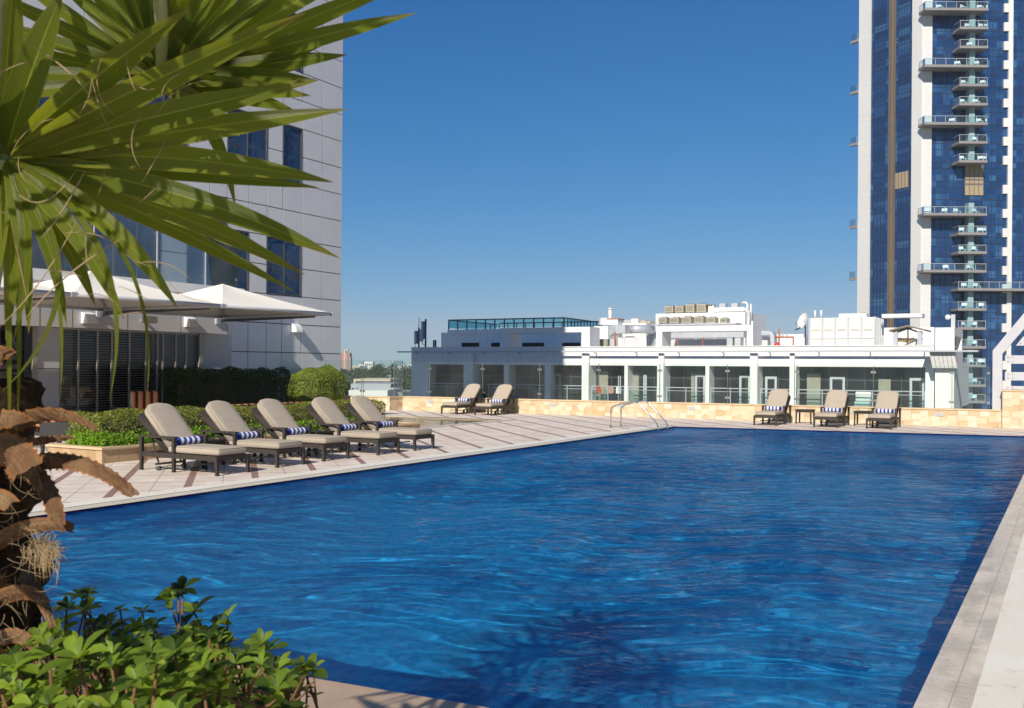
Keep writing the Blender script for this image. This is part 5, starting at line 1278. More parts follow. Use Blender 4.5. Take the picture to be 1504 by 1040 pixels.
# white chairs out on the balconies
cp_ = thing('balcony_chair', 'x', 'chair', (0, 0, 0), YAW, 'white chairs on the tower balconies')
q = MB(); q.box(-.45, .45, -.4, .4, .40, .48); q.obj('seat', 'lamp_white', cp_, local=True)
q = MB(); q.box(-.45, .45, .32, .42, .49, 1.0); q.obj('backrest', 'lamp_white', cp_, local=True)
for sx_ in (-.4, .4):
    for sy_ in (-.35, .35):
        q = MB(); q.box(sx_ - .05, sx_ + .05, sy_ - .05, sy_ + .05, 0, .399); q.obj('leg', 'lamp_white', cp_, local=True)
first = True
for i, px in [(0, 1376), (0, 1412), (0, 1436), (1, 1419), (1, 1439), (2, 1420), (3, 1403), (3, 1430), (4, 1414), (4, 1440), (5, 1411), (5, 1431), (6, 1395), (6, 1436), (7, 1428), (8, 1411), (8, 1438), (10, 1360), (10, 1385), (10, 1404), (10, 1432), (11, 1410), (11, 1438), (12, 1411), (12, 1428), (13, 1388), (13, 1424), (14, 1416), (14, 1434), (15, 1415), (15, 1440), (16, 1417), (16, 1430), (17, 1430), (18, 1429), (18, 1441), (19, 1434), (20, 1430)]:
    dpt = TD - 1.9; z = tz(ys[i], 1430, TD - 3) + .5; uu = (px - CX) / FPX * dpt
    loc = (cc * uu - ss * dpt, ss * uu + cc * dpt, z)
    side = 'left end of the' if px < 1400 else ('left half of the' if px < 1422 else 'right half of the')
    lv = 'number %d tower balcony from the top' % (i + 1 if i < 9 else i)
    o = cp_ if first else dup(cp_, loc, YAW, ''); first = False
    o.location = loc; o.rotation_euler = (0, 0, YAW + ((px * 7) % 5 - 2) * .3); o['label'] = 'white chair, %s %s' % (side, lv)

# ================================================================== THE CITY BEYOND
def far_block(name, label, p0, p1, yt, depth, mat, dep=14, z0=GZ, rows=0, cols=0, cat='building'):
    (xa, ya, zt), (xb, yb, _) = deep(p0, yt, depth), deep(p1, yt, depth)
    w_ = math.hypot(xb - xa, yb - ya); t = thing(name, label, cat, (xa, ya, z0), YAW)
    q = MB(); h = zt - z0; q.box(0, w_, 0, dep, 0, h); q.obj('wall', mat, t, local=True)
    if rows:
        q = MB()
        for r_ in range(rows):
            for c in range(cols):
                x0 = w_ * (c + .25) / cols; q.box(x0, x0 + w_ * .5 / cols, -.05, .05, h * (1 - (r_ + .75) / rows * .9), h * (1 - (r_ + .35) / rows * .9))
        q.obj('window', 'far_window', t, local=True)
    return t, w_, h
t, w_, h = far_block('residential_tower', 'distant pinkish brown high-rise right of the hotel corner', 499, 513.5, 518, 720, 'pink_tower', 9, rows=14, cols=3)
q = MB(); q.box(w_ * .44, w_ * .58, -.4, 9, 0, h + 2.0).box(w_ * .50, w_ * .75, 2, 6, h, h + 2.6); q.obj('stair_core', 'far_beige', t, local=True)
q = MB(); q.box(w_ - .4, w_ + .6, .5, 8, 0, h - 3); q.obj('side_wing', 'far_grey', t, local=True)
far = [(526, 536, 535, 900, 'far_white', 'far white block, left part of the pale building on the skyline'), (535, 547.5, 531.0, 905, 'far_white', 'far white taller block, highest of the pale skyline buildings'), (516, 528, 537.5, 850, 'far_beige', 'far beige low block beside the pinkish high-rise'),
       (566, 572, 537, 800, 'far_white', 'small far white block above the dark trees'), (578, 590, 537.8, 820, 'far_white', 'far white low block left of the skyline gap'), (590, 600, 536.2, 840, 'far_beige', 'far beige block behind the grey roof edge'), (598, 612, 535.2, 900, 'far_white', 'far white block at the left end of the white building'),
       (612, 622, 537, 800, 'far_white', 'far white low block under the antenna masts'), (617, 627, 541.5, 420, 'far_white', 'white house between trees beside the dark balcony'), (550, 560, 538.5, 860, 'far_grey', 'far grey block between the skyline buildings'),
       (430, 470, 538.6, 1300, 'far_white', 'far skyline strip hidden behind the bush'), (700, 760, 537, 1500, 'far_beige', 'far beige block hidden behind the white building')]
for i, (a, b_, yt, dp_, mt, lab) in enumerate(far[:10]): far_block('distant_building', lab, a, b_, yt, dp_, mt, 14, rows=3, cols=4)
far_block('flat_roof_building', 'long beige roofed building with a dark shaded storey below the trees', 519, 573, 556.5, 210, 'far_beige', 22, rows=0)
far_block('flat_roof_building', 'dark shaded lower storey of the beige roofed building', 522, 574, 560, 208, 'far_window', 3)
far_block('flat_roof_building', 'low grey white building with windows in front of the beige roof', 515, 574, 563.5, 185, 'far_grey', 16, rows=4, cols=9)
far_block('flat_roof_building', 'bright white flat roof building just above the low sandstone wall', 512, 569, 573.0, 140, 'far_white', 18, rows=2, cols=8)
far_block('flat_roof_building', 'pale grey shed with a white roof behind the glass, below the trees', 572, 592, 576.0, 150, 'far_grey', 14, rows=2, cols=3)
far_block('flat_roof_building', 'small dark red walled house beside the shed', 574.5, 582, 570.5, 175, 'far_red', 8)
far_block('flat_roof_building', 'white roofed house among the trees left of the dark railing', 589, 600, 566, 230, 'far_white', 10)
far_block('flat_roof_building', 'long low white shed row at the foot of the trees', 596, 630, 578.5, 160, 'far_white', 12, rows=2, cols=6)
def street_lamp(px, yt, depth, label):
    x, y, z = deep(px, yt, depth); t = thing('street_lamp', label, 'street lamp', (x, y, GZ)); q = MB(); q.tube([(x, y, GZ), (x, y, z)], [.14, .07], 6); q.obj('pole', 'rail_grey', t)
    q = MB(); q.bar((x - .6, y, z), (x + .6, y, z), .25, .12); q.obj('lamp_head', 'rail_grey', t)
street_lamp(522.5, 532, 380, 'thin street lamp against the sky next to the pinkish high-rise')
street_lamp(595, 531.5, 360, 'thin street lamp against the sky left of the white building')
street_lamp(572, 552, 230, 'thin pale street lamp in front of the dark trees')
def tree(label, px, yt, depth, rad, seed, big=1.0, name='broadleaf_tree'):
    rng = np.random.default_rng(seed); x, y, zt = deep(px, yt, depth); h = zt - GZ
    t = thing(name, label, 'tree', (x, y, GZ), 0, 'trees beyond the street')
    q = MB(); q.tube([(x, y, GZ), (x + .1, y, GZ + h * .35), (x - .15, y + .1, GZ + h * .7)], [.3, .2, .08], 7)
    for k in range(5):
        a = k * 1.3 + seed; q.tube([(x, y, GZ + h * .38), (x + math.cos(a) * rad * .4, y + math.sin(a) * rad * .4, GZ + h * .6), (x + math.cos(a) * rad * .7, y + math.sin(a) * rad * .7, GZ + h * .75)], [.14, .09, .03], 5)
    q.obj('trunk', 'trunkfar', t)
    nc = 16; cen = np.column_stack([rng.normal(0, .48, nc) * rad, rng.normal(0, .48, nc) * rad, h * (.52 + .40 * rng.uniform(0, 1, nc))]); cr_ = rad * rng.uniform(.28, .52, nc)
    cen[0] = (0, 0, h - cr_[0] * .8); cen[:, 2] = np.minimum(cen[:, 2], h - cr_ * .8)
    n = int(1100 * big); w = rng.integers(0, nc, n); dv = rng.normal(0, 1, (n, 3)); dv /= np.linalg.norm(dv, axis=1, keepdims=True)
    p = cen[w] + dv * (cr_[w] * rng.uniform(.55, 1.05, n))[:, None] + np.array([x, y, GZ]); dv[:, 2] += .4
    v, k = leaves(p, dv, rad * .17, .6, .6, rng); leaf_obj('crown', v, k, 'leaf_far', t)
spec = [(560, 535.8, 330, 5.2, 'dark broad tree, tallest above the beige roof'), (549, 539, 320, 4.6, 'dark tree left of the tallest tree'), (577, 537, 300, 4.2, 'dark tree to the right of the tallest tree'), (536, 543, 310, 4.6, 'mid green tree above the beige roof, left part'),
        (524, 543, 320, 4.4, 'mid green tree right above the round bush'), (588, 543, 280, 4.6, 'grey green tree in the middle of the tree belt'), (603, 542.5, 270, 4.6, 'bushy tree right of the middle of the tree belt'), (616, 543.5, 260, 4.4, 'bushy tree next to the white building corner'),
        (627, 546, 250, 4.0, 'tree partly hidden by the white building'), (545, 548, 270, 4.0, 'lower tree behind the beige roof'), (531, 550, 260, 3.6, 'small tree left above the beige roof'), (566, 549, 260, 4.0, 'lower dark tree behind the street lamp'),
        (582, 553, 240, 3.8, 'small round tree right of the street lamp'), (596, 553, 235, 3.8, 'bright round tree above the white roofed house'), (610, 553, 230, 3.8, 'grey green round tree left of the dark railing'), (622, 556, 225, 3.4, 'small tree just left of the balcony railing'),
        (579, 564, 190, 3.4, 'low dark tree beside the red house'), (601, 565, 185, 3.6, 'pale round tree in front of the shed row'), (611, 568, 180, 3.0, 'small tree at the foot of the white building'), (589, 569, 188, 2.6, 'small low tree between the houses'),
        (515, 546, 330, 4.2, 'tree behind the round bush, left end of the belt'), (506, 547, 335, 4.2, 'tree at the hotel corner behind the bush')]
for i, (px, yt, dp_, rd_, lab) in enumerate(spec): tree(lab, px, yt, dp_, rd_, 100 + i, 1.5)
rng = np.random.default_rng(77)
n = 9000; dp_ = rng.uniform(350, 900, n); pxs = rng.uniform(380, 760, n); P_ = np.array([deep(a, 540, d_) for a, d_ in zip(pxs, dp_)]); P_[:, 2] = GZ + rng.uniform(0, 1, n) ** .7 * (6 + 3.0 * np.sin(P_[:, 0] * .07) + 2 * np.sin(P_[:, 1] * .05))
v, k = leaves(P_, np.tile([0, 0, 1.], (n, 1)), 5.0, .7, .8, rng); o = leaf_obj('far_woodland', v, k, 'leaf_far'); o['kind'] = 'stuff'; o['label'] = 'far hazy belt of trees below the skyline'

# ================================================================== FAN PALM IN THE FOREGROUND
DP = 1.9
palm = thing('fan_palm', 'large fan palm with bright green leaves and cut dry leaf bases at the left', 'palm tree', deep(-20, 1100, DP + .1))
viewdir = lambda p: (Vector(p) - Vector((0, 0, CAMH))).normalized()
def blade(q, P0, P1, P2, width, roll=0.0, fold=.28, n=20, f0=.10, peak=.42, droop=0.0, teeth=0, tipw=.0, thick=0, rough=0.0):
    """one pleated leaf strip along a curve; uv.x runs across (-1..1), uv.y along"""
    P0, P1, P2 = Vector(P0), Vector(P1), Vector(P2)
    if q.uv is None: q.uv = []
    i0 = len(q.v)
    for j in range(n + 1):
        t_ = j / n; p = P0 * (1 - t_) ** 2 + P1 * 2 * t_ * (1 - t_) + P2 * t_ * t_
        p = p + Vector((0, 0, -droop * max(0, t_ - .55) ** 2 * 4))
        T = ((P1 - P0) * (1 - t_) + (P2 - P1) * t_).normalized(); T = (T + Vector((0, 0, -droop * max(0, t_ - .55) * 5))).normalized()
        N = -viewdir(p); N = (N - T * N.dot(T)).normalized(); S = T.cross(N)
        rl = roll * (1 + .25 * math.sin(3 * t_ + roll * 5)); N2 = N * math.cos(rl) + S * math.sin(rl); S2 = S * math.cos(rl) - N * math.sin(rl)
        if t_ < peak: w = f0 + (1 - f0) * math.sin(math.pi / 2 * t_ / peak) ** .9
        else: w = tipw + (1 - tipw) * max(0.0, 1 - ((t_ - peak) / (1 - peak)) ** (2.6 if tipw == 0 else 1.6))
        w = max(w, .012) * width / 2
        fd = fold * (1 - .55 * t_)
        for s_, dn in ((-1, fd), (-.5, fd * .42), (0, 0), (.5, fd * .42), (1, fd)):
            k_ = 1.0
            if teeth and abs(s_) == 1: k_ = 1.0 + (.17 if j % 3 == 1 else -.03)
            rgh = (rp.uniform(-rough, rough), rp.uniform(-rough, rough)) if rough else (0, 0)
            q.v.append(tuple(p + S2 * w * s_ * k_ + N2 * (w * dn + rgh[0]) + T * (rgh[1] * (6 if t_ > .97 else 1)))); q.uv.append((s_, t_))
    for j in range(n):
        for c in range(4):
            a = i0 + j * 5 + c; q.f.append((a, a + 1, a + 6, a + 5)); q.m.append(0); q.sm.append(0)
    if thick:
        b0 = len(q.v)
        for k in range(i0, b0): 
            p = Vector(q.v[k]); q.v.append(tuple(p + viewdir(p) * thick)); q.uv.append(q.uv[k])
        m_ = b0 - i0
        for j in range(n):
            for c in range(4):
                a = b0 + j * 5 + c; q.f.append((a + 5, a + 6, a + 1, a)); q.m.append(0); q.sm.append(1)
            for e_ in (0, 4):
                a = i0 + j * 5 + e_; q.f.append((a, a + 5, a + 5 + m_, a + m_)); q.m.append(0); q.sm.append(0)
        for j in (0, n):
            for c in range(4):
                a = i0 + j * 5 + c; q.f.append((a, a + 1, a + 1 + m_, a + m_)); q.m.append(0); q.sm.append(0)
rp = random.Random(4)
def fan(hub, dh, segs, stalk, name='frond', jitter=.0):
    q = MB(); H = deep(*hub, dh)
    for s in segs:
        (mx, my), (tx_, ty_), wpx, dm, dt = s[:5]; rl = s[5] if len(s) > 5 else rp.uniform(-.5, .5); dr = s[6] if len(s) > 6 else 0
        hx_, hy_ = hub[0] + (tx_ - hub[0]) * .02, hub[1] + (ty_ - hub[1]) * .02
        blade(q, deep(hx_, hy_, dh + rp.uniform(-.012, .012)), deep(mx, my, dm), deep(tx_, ty_, dt), wpx * .86 / FPX * (dm + dh) / 2, rl, rp.uniform(.35, .80), droop=dr, peak=.34, f0=.16)
    f = q.obj(name, 'leaf_palm', palm)
    q = MB(); q.tube([deep(*a) for a in stalk], [.011, .014, .018, .022][:len(stalk)], 8); q.obj('stalk', 'stalk', f)
    return f
fan((6, 232), 1.75, [
    ((5, 120), (24, -60), 52, 1.72, 1.66, .5), ((40, 110), (92, -14), 58, 1.70, 1.66, -.25), ((-50, 140), (-70, -20), 50, 1.72, 1.72),
    ((120, 120), (276, 14), 54, 1.64, 1.52, .35), ((190, 128), (450, 18), 52, 1.62, 1.50, .55), ((170, 158), (420, 34), 40, 1.68, 1.62, -.3),
    ((230, 165), (452, 122), 50, 1.66, 1.60, .30), ((240, 192), (512, 160), 46, 1.70, 1.72, .15),
    ((250, 214), (490, 268), 46, 1.72, 1.78, -.05), ((250, 244), (470, 276), 34, 1.78, 1.84, .4), ((260, 262), (500, 380), 46, 1.74, 1.80, .12),
    ((220, 285), (448, 404), 44, 1.78, 1.86, -.3), ((190, 292), (436, 430), 34, 1.84, 1.95, .4),
    ((170, 300), (262, 455), 36, 1.72, 1.74, .25), ((125, 330), (182, 470), 32, 1.70, 1.70, .2),
    ((95, 335), (140, 450), 32, 1.76, 1.80, -.3), ((80, 340), (98, 480), 24, 1.70, 1.70, .4),
    ((45, 350), (42, 490), 26, 1.72, 1.74, .3), ((25, 350), (8, 500), 30, 1.76, 1.76, -.2), ((5, 340), (-30, 480), 34, 1.74, 1.74, .3),
    ((-30, 330), (-90, 440), 40, 1.74, 1.76), ((-80, 240), (-220, 260), 44, 1.74, 1.76), ((-80, 180), (-210, 110), 46, 1.74, 1.76)],
    [(6, 232, 1.75), (8, 300, 1.80), (-15, 420, 1.88), (-30, 560, 1.95)])
# the thin withered tips that hang from the lower strips
q = MB()
for b_, c, w_, d_ in [((215, 335), (160, 590), 12, 1.68), ((250, 330), (214, 596), 8, 1.7), ((170, 420), (0, 578), 11, 1.66), ((105, 350), (88, 590), 10, 1.72), ((14, 400), (14, 660), 12, 1.8), ((36, 400), (24, 655), 10, 1.82), ((60, 340), (20, 500), 22, 1.7)]:
    blade(q, deep(10, 234, 1.75), deep(*b_, d_), deep(*c, d_ + .03), w_ * .8 / FPX * d_, rp.uniform(-.4, .4), .5, f0=.3, peak=.3)
q.obj('withered_tip', 'leaf_palm', palm)
segs = []
for k in range(24):
    a = R(186 - k * 8.8); L = 360 + 30 * math.sin(k * 1.7); L *= (1, 1, 1, 1, 1, 1, 1, 1, 1, 1, 1, 1, 1, 1, 1, 1, 1.10, 1.25, 1.22, .98, .70, .62, .60, .5)[k]; hx_, hy_ = 236, 118
    txx, tyy = hx_ + L * math.cos(a) * (1.06 if k > 15 else .9), hy_ - L * math.sin(a) * .82
    segs.append(((hx_ + (txx - hx_) * .5 + rp.uniform(-6, 6), hy_ + (tyy - hy_) * .5 - 6), (txx, tyy), 25 if k < 9 else 34, 2.18, 2.12 + rp.uniform(-.06, .06), rp.uniform(-.25, .25)))
segs += [((360, 95), (500, 52), 40, 2.2, 2.2, .2), ((350, 108), (474, 88), 44, 2.22, 2.25, -.3), ((350, 122), (468, 118), 46, 2.2, 2.2, .3), ((320, 150), (346, 306), 26, 2.2, 2.2, .2), ((300, 150), (352, 200), 44, 2.15, 2.1, .6)]
fan((236, 118), 2.22, segs, [(236, 118, 2.22), (238, 40, 2.1), (230, -60, 2.0), (60, -200, 2.0)])
# more of the crown, outside the picture at the left and above: it shades the trunk and the shrub
for hub, dh, cdir in (((-190, 60), 2.0, 200), ((-160, -240), 2.05, 120), ((60, -330), 2.2, 60), ((-230, 420), 1.9, 215)):
    segs = []
    for k in range(16):
        a = R(cdir - 120 + k * 15); L = 430; txx, tyy = hub[0] + L * math.cos(a), hub[1] - L * math.sin(a) * .8
        if txx > 20 and tyy > -20: continue
        segs.append(((hub[0] + (txx - hub[0]) * .5, hub[1] + (tyy - hub[1]) * .5 - 20), (txx, tyy), 62, dh, dh + rp.uniform(-.1, .1)))
    fan(hub, dh, segs, [(*hub, dh), (hub[0] * .6 - 20, hub[1] * .5 + 200, 1.95), (-30, 560, 2.0)])
SUNW = Vector((.151, -.815, .559))
def shade_fan(c, rad, nb, wd, seed, a0=0.0, a1=6.283):  # added fans, out of view, set towards the sun to shade palm, trunk and shrub
    rg = random.Random(seed); c = Vector(c); e1 = SUNW.cross(Vector((0, 0, 1))).normalized(); e2 = e1.cross(SUNW).normalized(); q = MB()
    for k in range(nb):
        a = a0 + (a1 - a0) * (k + rg.uniform(-.25, .25)) / nb; d_ = (e1 * math.cos(a) + e2 * math.sin(a) + SUNW * rg.uniform(-.35, .35)).normalized(); L = rad * rg.uniform(.75, 1.1)
        blade(q, c, c + d_ * L * .5 + Vector((0, 0, .03)), c + d_ * L + Vector((0, 0, -.06)), wd, rg.uniform(-.6, .6), .3)
    f = q.obj('frond', 'leaf_palm', palm); q = MB(); q.tube([tuple(c), tuple(c * .6 + Vector(deep(-60, 300, 1.95)) * .4 + Vector((0, 0, .05))), deep(-30, 560, 2.0)], [.010, .013, .018], 7); q.obj('stalk', 'stalk', f)
shade_fan((-1.90, .52, 1.78), .50, 20, .05, 1); shade_fan((-2.15, .70, 1.66), .48, 18, .05, 2); shade_fan((-2.05, .40, 2.02), .40, 16, .05, 3)
shade_fan((-1.33, .58, 2.33), .26, 14, .05, 4); shade_fan((-1.25, .85, 2.32), .22, 11, .04, 6); shade_fan((-1.80, .70, 2.12), .30, 12, .05, 5)
shade_fan((-1.60, .75, 2.86), .50, 24, .055, 7); shade_fan((-1.30, .92, 2.92), .42, 20, .055, 8)
# trunk -----------------------------------------------------------------------------------------------------------
q = MB(); pts, rs = [], []
for k in range(70):
    y = 560 + k * 9.4; pts.append(deep(-36 + 4 * math.sin(k * .21), y, DP + .1)); rs.append(.092 + .014 * math.sin(k * .47) + .010 * abs(math.sin(k * .9)) + .0006 * k)
q.tube(pts, rs, 48)
for i in range(len(q.v)):
    ax_ = Vector(pts[min(69, i // 48)]); d_ = Vector(q.v[i]) - ax_; a_ = (i % 48) / 48 * 6.283; k = i // 48
    f = 1 + .07 * math.sin(a_ * 5 + k * .55) * math.sin(k * .33 + a_ * 2) + .05 * math.sin(a_ * 13 + k * .9) + .035 * math.sin(i * 12.9898)
    q.v[i] = tuple(ax_ + d_ * f)
q.obj('trunk', 'bark', palm)
def stub(a, b_, c, w0, w1, d0, d1, roll=.2, teeth=1, n=36):
    q = MB(); w0 *= .70; w1 *= .75; blade(q, deep(*a, d0), deep(*b_, (d0 + d1) / 2 - .02), deep(*c, d1), w0 / FPX * d0, roll, -.35, n=n, f0=1.0, peak=.02, teeth=teeth, tipw=w1 / w0, thick=.010, rough=.0016); q.obj('leaf_base', 'leafbase', palm)
stub((-30, 668), (60, 572), (145, 632), 46, 5, 1.98, 1.72, .5)
stub((-20, 700), (110, 640), (197, 728), 38, 22, 1.98, 1.66, -.5, n=60)
stub((-40, 690), (10, 632), (38, 690), 70, 54, 1.92, 1.68, .1)
stub((16, 690), (70, 684), (84, 768), 38, 26, 1.92, 1.70, .1)
stub((-30, 820), (44, 752), (110, 777), 40, 16, 1.95, 1.74, .35, 0)
stub((-40, 636), (0, 602), (36, 622), 40, 30, 1.95, 1.75, -.2)
stub((-40, 580), (-10, 505), (18, 522), 46, 18, 1.95, 1.78, -.4)
stub((-30, 665), (60, 646), (108, 642), 26, 7, 1.99, 1.85, .6)
stub((-30, 900), (34, 850), (66, 885), 40, 18, 1.95, 1.84, .3, 0)
stub((20, 830), (60, 860), (80, 930), 34, 10, 1.96, 1.86, -.2, 0)
stub((-30, 960), (20, 915), (50, 950), 40, 18, 1.94, 1.84, .3, 0)
stub((-40, 770), (-10, 716), (16, 742), 50, 30, 1.93, 1.78, .0, 0)
q = MB()
for k in range(110):
    y = rp.uniform(640, 985); x = rp.uniform(-10, 62); d_ = rp.uniform(1.76, 1.86); a = rp.uniform(-.4, 2.2); st = rp.uniform(3, 7); pp = []; b2 = rp.uniform(-.25, .3)
    for j in range(8):
        pp.append(deep(x, y, d_)); x += st * math.cos(a); y += st * math.sin(a); a += b2
    q.tube(pp, [.0006, .0007, .0007, .0006, .0006, .0005, .0004, .0003], 3)
for k in range(240):      # the frayed tuft
    a = rp.uniform(-1.3, 1.6); L = rp.uniform(12, 36); x, y = rp.gauss(56, 10), rp.gauss(812, 9)
    q.tube([deep(x, y, 1.74), deep(x + L * .6 * math.cos(a) + 3, y + L * .5 * math.sin(a) - 6, 1.72), deep(x + L * math.cos(a), y + L * math.sin(a) + 4, 1.73)], [.0007, .0006, .0003], 3)
o = q.obj('trunk_fibre', 'fibre', palm); o['kind'] = 'stuff'
q = MB()
for k in range(26):
    x, y = rp.uniform(-10, 330), rp.uniform(60, 470); L = rp.uniform(30, 120); a = rp.uniform(-3.1, 3.1); d_ = rp.uniform(1.45, 1.70); b2 = rp.uniform(-1.6, 1.6); pts = []
    for j in range(9):
        pts.append(deep(x, y, d_)); x += L / 8 * math.cos(a); y += L / 8 * math.sin(a); a += b2 / 8
    q = MB(); q.tube(pts, [.0004, .0006, .0007, .0008, .0008, .0007, .0006, .0005, .0003], 4); q.obj('leaf_thread', 'fibre', palm)
for a, b_, c in [((20, 276), (60, 330), (112, 250)), ((125, 250), (90, 320), (60, 350)), ((30, 55), (120, 110), (140, 155)), ((0, 480), (60, 425), (110, 330)), ((36, 470), (90, 400), (180, 350))]:
    A, B, C_ = (Vector(deep(*p, 1.52)) for p in (a, b_, c)); q = MB(); q.tube([tuple(A * (1 - t_) ** 2 + B * 2 * t_ * (1 - t_) + C_ * t_ * t_) for t_ in (0, .1, .2, .3, .4, .5, .6, .7, .8, .9, 1)], [.0005, .0008, .001, .0011, .0012, .0012, .0011, .001, .0009, .0007, .0004], 5); q.obj('leaf_thread', 'fibre', palm)

# ================================================================== FOREGROUND PLANTER AND SHRUBS
q = MB(); a, b_, c, e_ = on_z(-420, 1500, .42), on_z(392, 1130, .42), on_z(520, 1700, .42), None
corner = on_z(360, 1180, .42)
t = thing('raised_planter', 'raised bed under the foreground shrubs and the palm', 'planter', (-2.5, 1.5, 0))
q.box(-4.6, -1.12, .55, 2.5, .013, .42); q.obj('bed_wall', 'cap_stone', t)
q = MB(); q.box(-4.55, -1.17, .6, 2.45, .421, .45); q.obj('soil', 'soil', t)
def rosette(q, c, size, nl, rng, up):
    c = Vector(c); up = Vector(up).normalized(); a0 = rng.uniform(0, 6.28)
    s1 = up.cross(Vector((.3, .8, .1))).normalized(); s2 = up.cross(s1)
    for k in range(nl):
        a = a0 + k * 2.399; lift = .15 + .75 * (k / nl) + rng.uniform(-.15, .15); L = size * rng.uniform(.75, 1.15) * (1.05 - .45 * k / nl)
        d_ = (s1 * math.cos(a) + s2 * math.sin(a) + up * lift).normalized(); sd = d_.cross(up).normalized(); nn = sd.cross(d_)
        i0 = len(q.v); W = L * rng.uniform(.19, .25)
        for t_, w_, sag in ((0, .16, 0), (.25, .55, .02), (.5, .95, .02), (.75, .9, -.03), (.92, .45, -.10), (1.0, .04, -.15)):
            p = c + d_ * L * t_ + nn * L * sag
            q.v += [tuple(p - sd * W * w_ + nn * W * w_ * .28), tuple(p), tuple(p + sd * W * w_ + nn * W * w_ * .28)]
        for j in range(5):
            for s_ in (0, 1):
                b0 = i0 + j * 3 + s_; q.f.append((b0, b0 + 1, b0 + 4, b0 + 3)); q.m.append(0); q.sm.append(1)
def shrub(label, pxr, ytop, ybot, dr, n, seed, extra=()):
    rng = random.Random(seed); xm = (pxr[0] + pxr[1]) / 2
    base = deep(xm, 1090, (dr[0] + dr[1]) / 2); t = thing('leafy_shrub', label, 'shrub', (base[0], base[1], .45), 0, 'glossy leaved shrubs in the foreground')
    q, s_ = MB(), MB(); s_.uv = None
    pl = []
    for k in range(n):
        x = rng.uniform(*pxr); f = (x - pxr[0]) / (pxr[1] - pxr[0]); yt = ytop(x); y = yt + (ybot - yt) * rng.random() ** .9; d_ = dr[1] - (dr[1] - dr[0]) * min(1, max(0, (y - 860) / 190)) + rng.uniform(-.15, .15)
        pl.append((x, y, d_))
    pl += list(extra)
    for x, y, d_ in pl:
        c = Vector(deep(x, y, d_)); size = rng.choice((.026, .034, .040, .047, .055)) * rng.uniform(.9, 1.1)
        rosette(q, c, size, rng.choice((5, 6, 7, 8)), rng, (rng.uniform(-.35, .35), rng.uniform(-.75, -.05), 1))
        g = Vector((c.x + rng.uniform(-.08, .08), c.y + rng.uniform(-.02, .10), max(.44, c.z - rng.uniform(.18, .42)))); m_ = (c + g) / 2 + Vector((rng.uniform(-.03, .03), rng.uniform(-.03, .03), 0))
        s_.tube([tuple(g), tuple(m_), tuple(c)], [.0045, .0035, .002], 5)
        if rng.random() < .7: rosette(q, m_ + (c - m_) * .35, size * .8, 4, rng, (rng.uniform(-.6, .6), rng.uniform(-.8, .2), .8))
    f_ = q.obj('foliage', 'leaf_shrub', t); s_.obj('stem', 'twig', t)
shrub('shrub at the palm foot, lowest and leftmost, with sunlit leaves', (-30, 90), lambda x: 950 - .25 * x, 1060, (1.55, 2.0), 34, 1, [(10, 985, 1.6), (45, 970, 1.65), (30, 1010, 1.6), (72, 1015, 1.6), (48, 950, 1.7)])
shrub('dark shrub behind, just right of the palm trunk', (78, 215), lambda x: 885 + .12 * abs(x - 120), 990, (2.0, 2.5), 46, 2, [(130, 872, 2.5), (120, 878, 2.5), (98, 890, 2.5)])
shrub('tall shrub with the highest bright leaf tip against the water', (180, 330), lambda x: 905 + .30 * abs(x - 260), 1010, (1.9, 2.4), 62, 3, [(262, 872, 2.2), (248, 880, 2.2), (268, 866, 2.2), (320, 915, 2.2), (335, 905, 2.2), (312, 930, 2.2), (285, 900, 2.3)])
shrub('right hand shrub with a lone twig reaching over the brown coping', (300, 425), lambda x: 925 + .55 * max(0, x - 320), 1050, (1.85, 2.3), 56, 4, [(385, 945, 2.2), (395, 955, 2.2), (445, 978, 2.1), (460, 985, 2.1), (452, 995, 2.1), (420, 1000, 2.1), (440, 1015, 2.05)])
shrub('front shrub with the brightest large sunlit rosettes', (70, 330), lambda x: 955, 1070, (1.45, 1.75), 66, 5, [(70, 950, 1.6), (165, 960, 1.55), (175, 975, 1.55), (100, 1000, 1.5), (250, 995, 1.5), (230, 1015, 1.5), (300, 995, 1.5), (140, 985, 1.55)])
q = MB(); rr = random.Random(9)
for k in range(420):
    x, y = rr.uniform(-20, 420), rr.uniform(1020, 1100); d_ = rr.uniform(1.6, 2.2); c = Vector(deep(x, y, d_)); e_ = c + Vector((rr.uniform(-.07, .07), rr.uniform(-.05, .05), rr.uniform(.01, .07)))
    q.tube([tuple(c), tuple((c + e_) / 2 + Vector((rr.uniform(-.01, .01), 0, 0))), tuple(e_)], [.003, .0026, .0015], 4)
o = q.obj('undergrowth', 'twig'); o['kind'] = 'stuff'; o['label'] = 'tangle of brown bare twigs under the foreground shrubs'

t = NT('haze_air'); vp = t.n('ShaderNodeVolumePrincipled'); vp.inputs['Color'].default_value = (.86, .93, 1, 1); vp.inputs['Density'].default_value = .00022; vp.inputs['Anisotropy'].default_value = 0
t.l(vp.outputs[0], t.out.inputs['Volume'])
q = MB(); q.box(-1450, 1450, -290, 2000, GZ - 1.0, 96); o = q.obj('haze', t.m); o['kind'] = 'stuff'; o['label'] = 'thin pale haze in the air over the city'
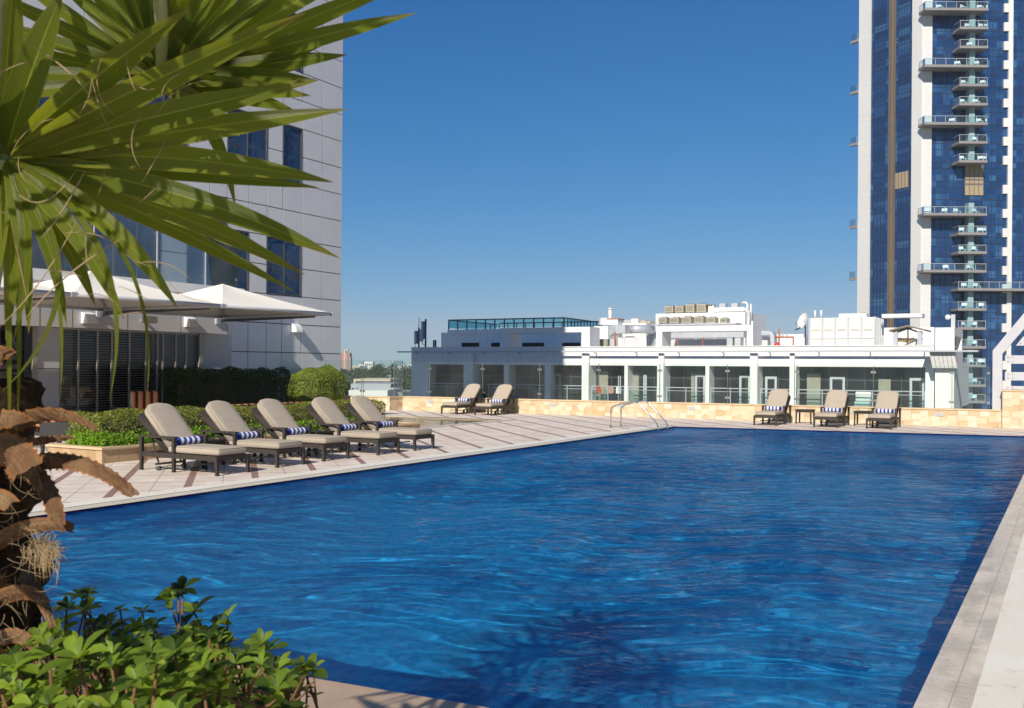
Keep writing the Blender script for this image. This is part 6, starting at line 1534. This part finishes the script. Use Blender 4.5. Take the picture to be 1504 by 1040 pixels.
# ================================================================== LIGHT, SKY, CAMERA
SEL, SAZ = R(34), R(10.5)
travel = Vector((-math.sin(SAZ) * math.cos(SEL), math.cos(SAZ) * math.cos(SEL), -math.sin(SEL)))
sl = bpy.data.lights.new('sun', 'SUN'); sl.energy = 4.3; sl.angle = R(.53); sl.color = (1.0, .93, .82)
sl.cycles.is_caustics_light = True; so = bpy.data.objects.new('sun', sl); COL.objects.link(so); so.rotation_euler = travel.to_track_quat('-Z', 'Y').to_euler(); so.location = (10, -30, 40)
wd = bpy.data.worlds.new('World'); sc.world = wd; wd.use_nodes = True
nt = wd.node_tree; nt.nodes.clear()
sky = nt.nodes.new('ShaderNodeTexSky'); sky.sky_type = 'NISHITA'; sky.sun_disc = False
sky.sun_elevation = SEL; sky.sun_rotation = math.atan2(-travel.x, -travel.y); sky.altitude = 0; sky.air_density = 1.0; sky.dust_density = 0.0; sky.ozone_density = 5.0
bg = nt.nodes.new('ShaderNodeBackground'); bg.inputs['Strength'].default_value = .09
wo = nt.nodes.new('ShaderNodeOutputWorld'); sp = nt.nodes.new('ShaderNodeSeparateColor'); cb = nt.nodes.new('ShaderNodeCombineColor'); nt.links.new(sky.outputs[0], sp.inputs[0])
def mnode(op, a, b):
    nd = nt.nodes.new('ShaderNodeMath'); nd.operation = op
    for k, q in enumerate((a, b)):
        if isinstance(q, (int, float)): nd.inputs[k].default_value = q
        else: nt.links.new(q, nd.inputs[k])
    return nd.outputs[0]
for ch, (gm, am, top) in enumerate(((1.62, .01130, 7.2), (.96, .0475, 9.6), (.736, .1020, 20.0))):      # clear dry-season air: a deep zenith, a pale horizon, a bright glow round the sun
    c_ = sp.outputs[ch]
    v_ = mnode('ADD', mnode('MINIMUM', c_, top), mnode('MAXIMUM', mnode('SUBTRACT', c_, 12.0), 0.0))
    nt.links.new(mnode('MULTIPLY', mnode('POWER', v_, gm), am / .09), cb.inputs[ch])
nt.links.new(cb.outputs[0], bg.inputs[0]); nt.links.new(bg.outputs[0], wo.inputs[0])

cam = bpy.data.cameras.new('camera'); co = bpy.data.objects.new('camera', cam); COL.objects.link(co); sc.camera = co
cam.sensor_width = 36; cam.lens = FPX / 1504 * 36; cam.clip_start = .05; cam.clip_end = 6000
cam.shift_y = (CY - CC) / 1504
r0, f0, up0 = Vector((cc, ss, 0)), Vector((-ss, cc, 0)), Vector((0, 0, 1))
rv, uv_ = (r0 + up0 * ROLL).normalized(), (up0 - r0 * ROLL).normalized()
mt = Matrix((rv, uv_, -f0)).transposed().to_4x4(); mt.translation = (0, 0, CAMH); co.matrix_world = mt
cam.dof.use_dof = True; cam.dof.focus_distance = 17; cam.dof.aperture_fstop = 13
sc.view_settings.view_transform = 'Standard'; sc.view_settings.look = 'None'; sc.view_settings.exposure = 0.35; sc.view_settings.gamma = 1
sc.render.engine = 'CYCLES'; sc.cycles.max_bounces = 10; sc.cycles.transparent_max_bounces = 24; sc.cycles.transmission_bounces = 6
sc.cycles.sample_clamp_indirect = 6; sc.cycles.use_denoising = True
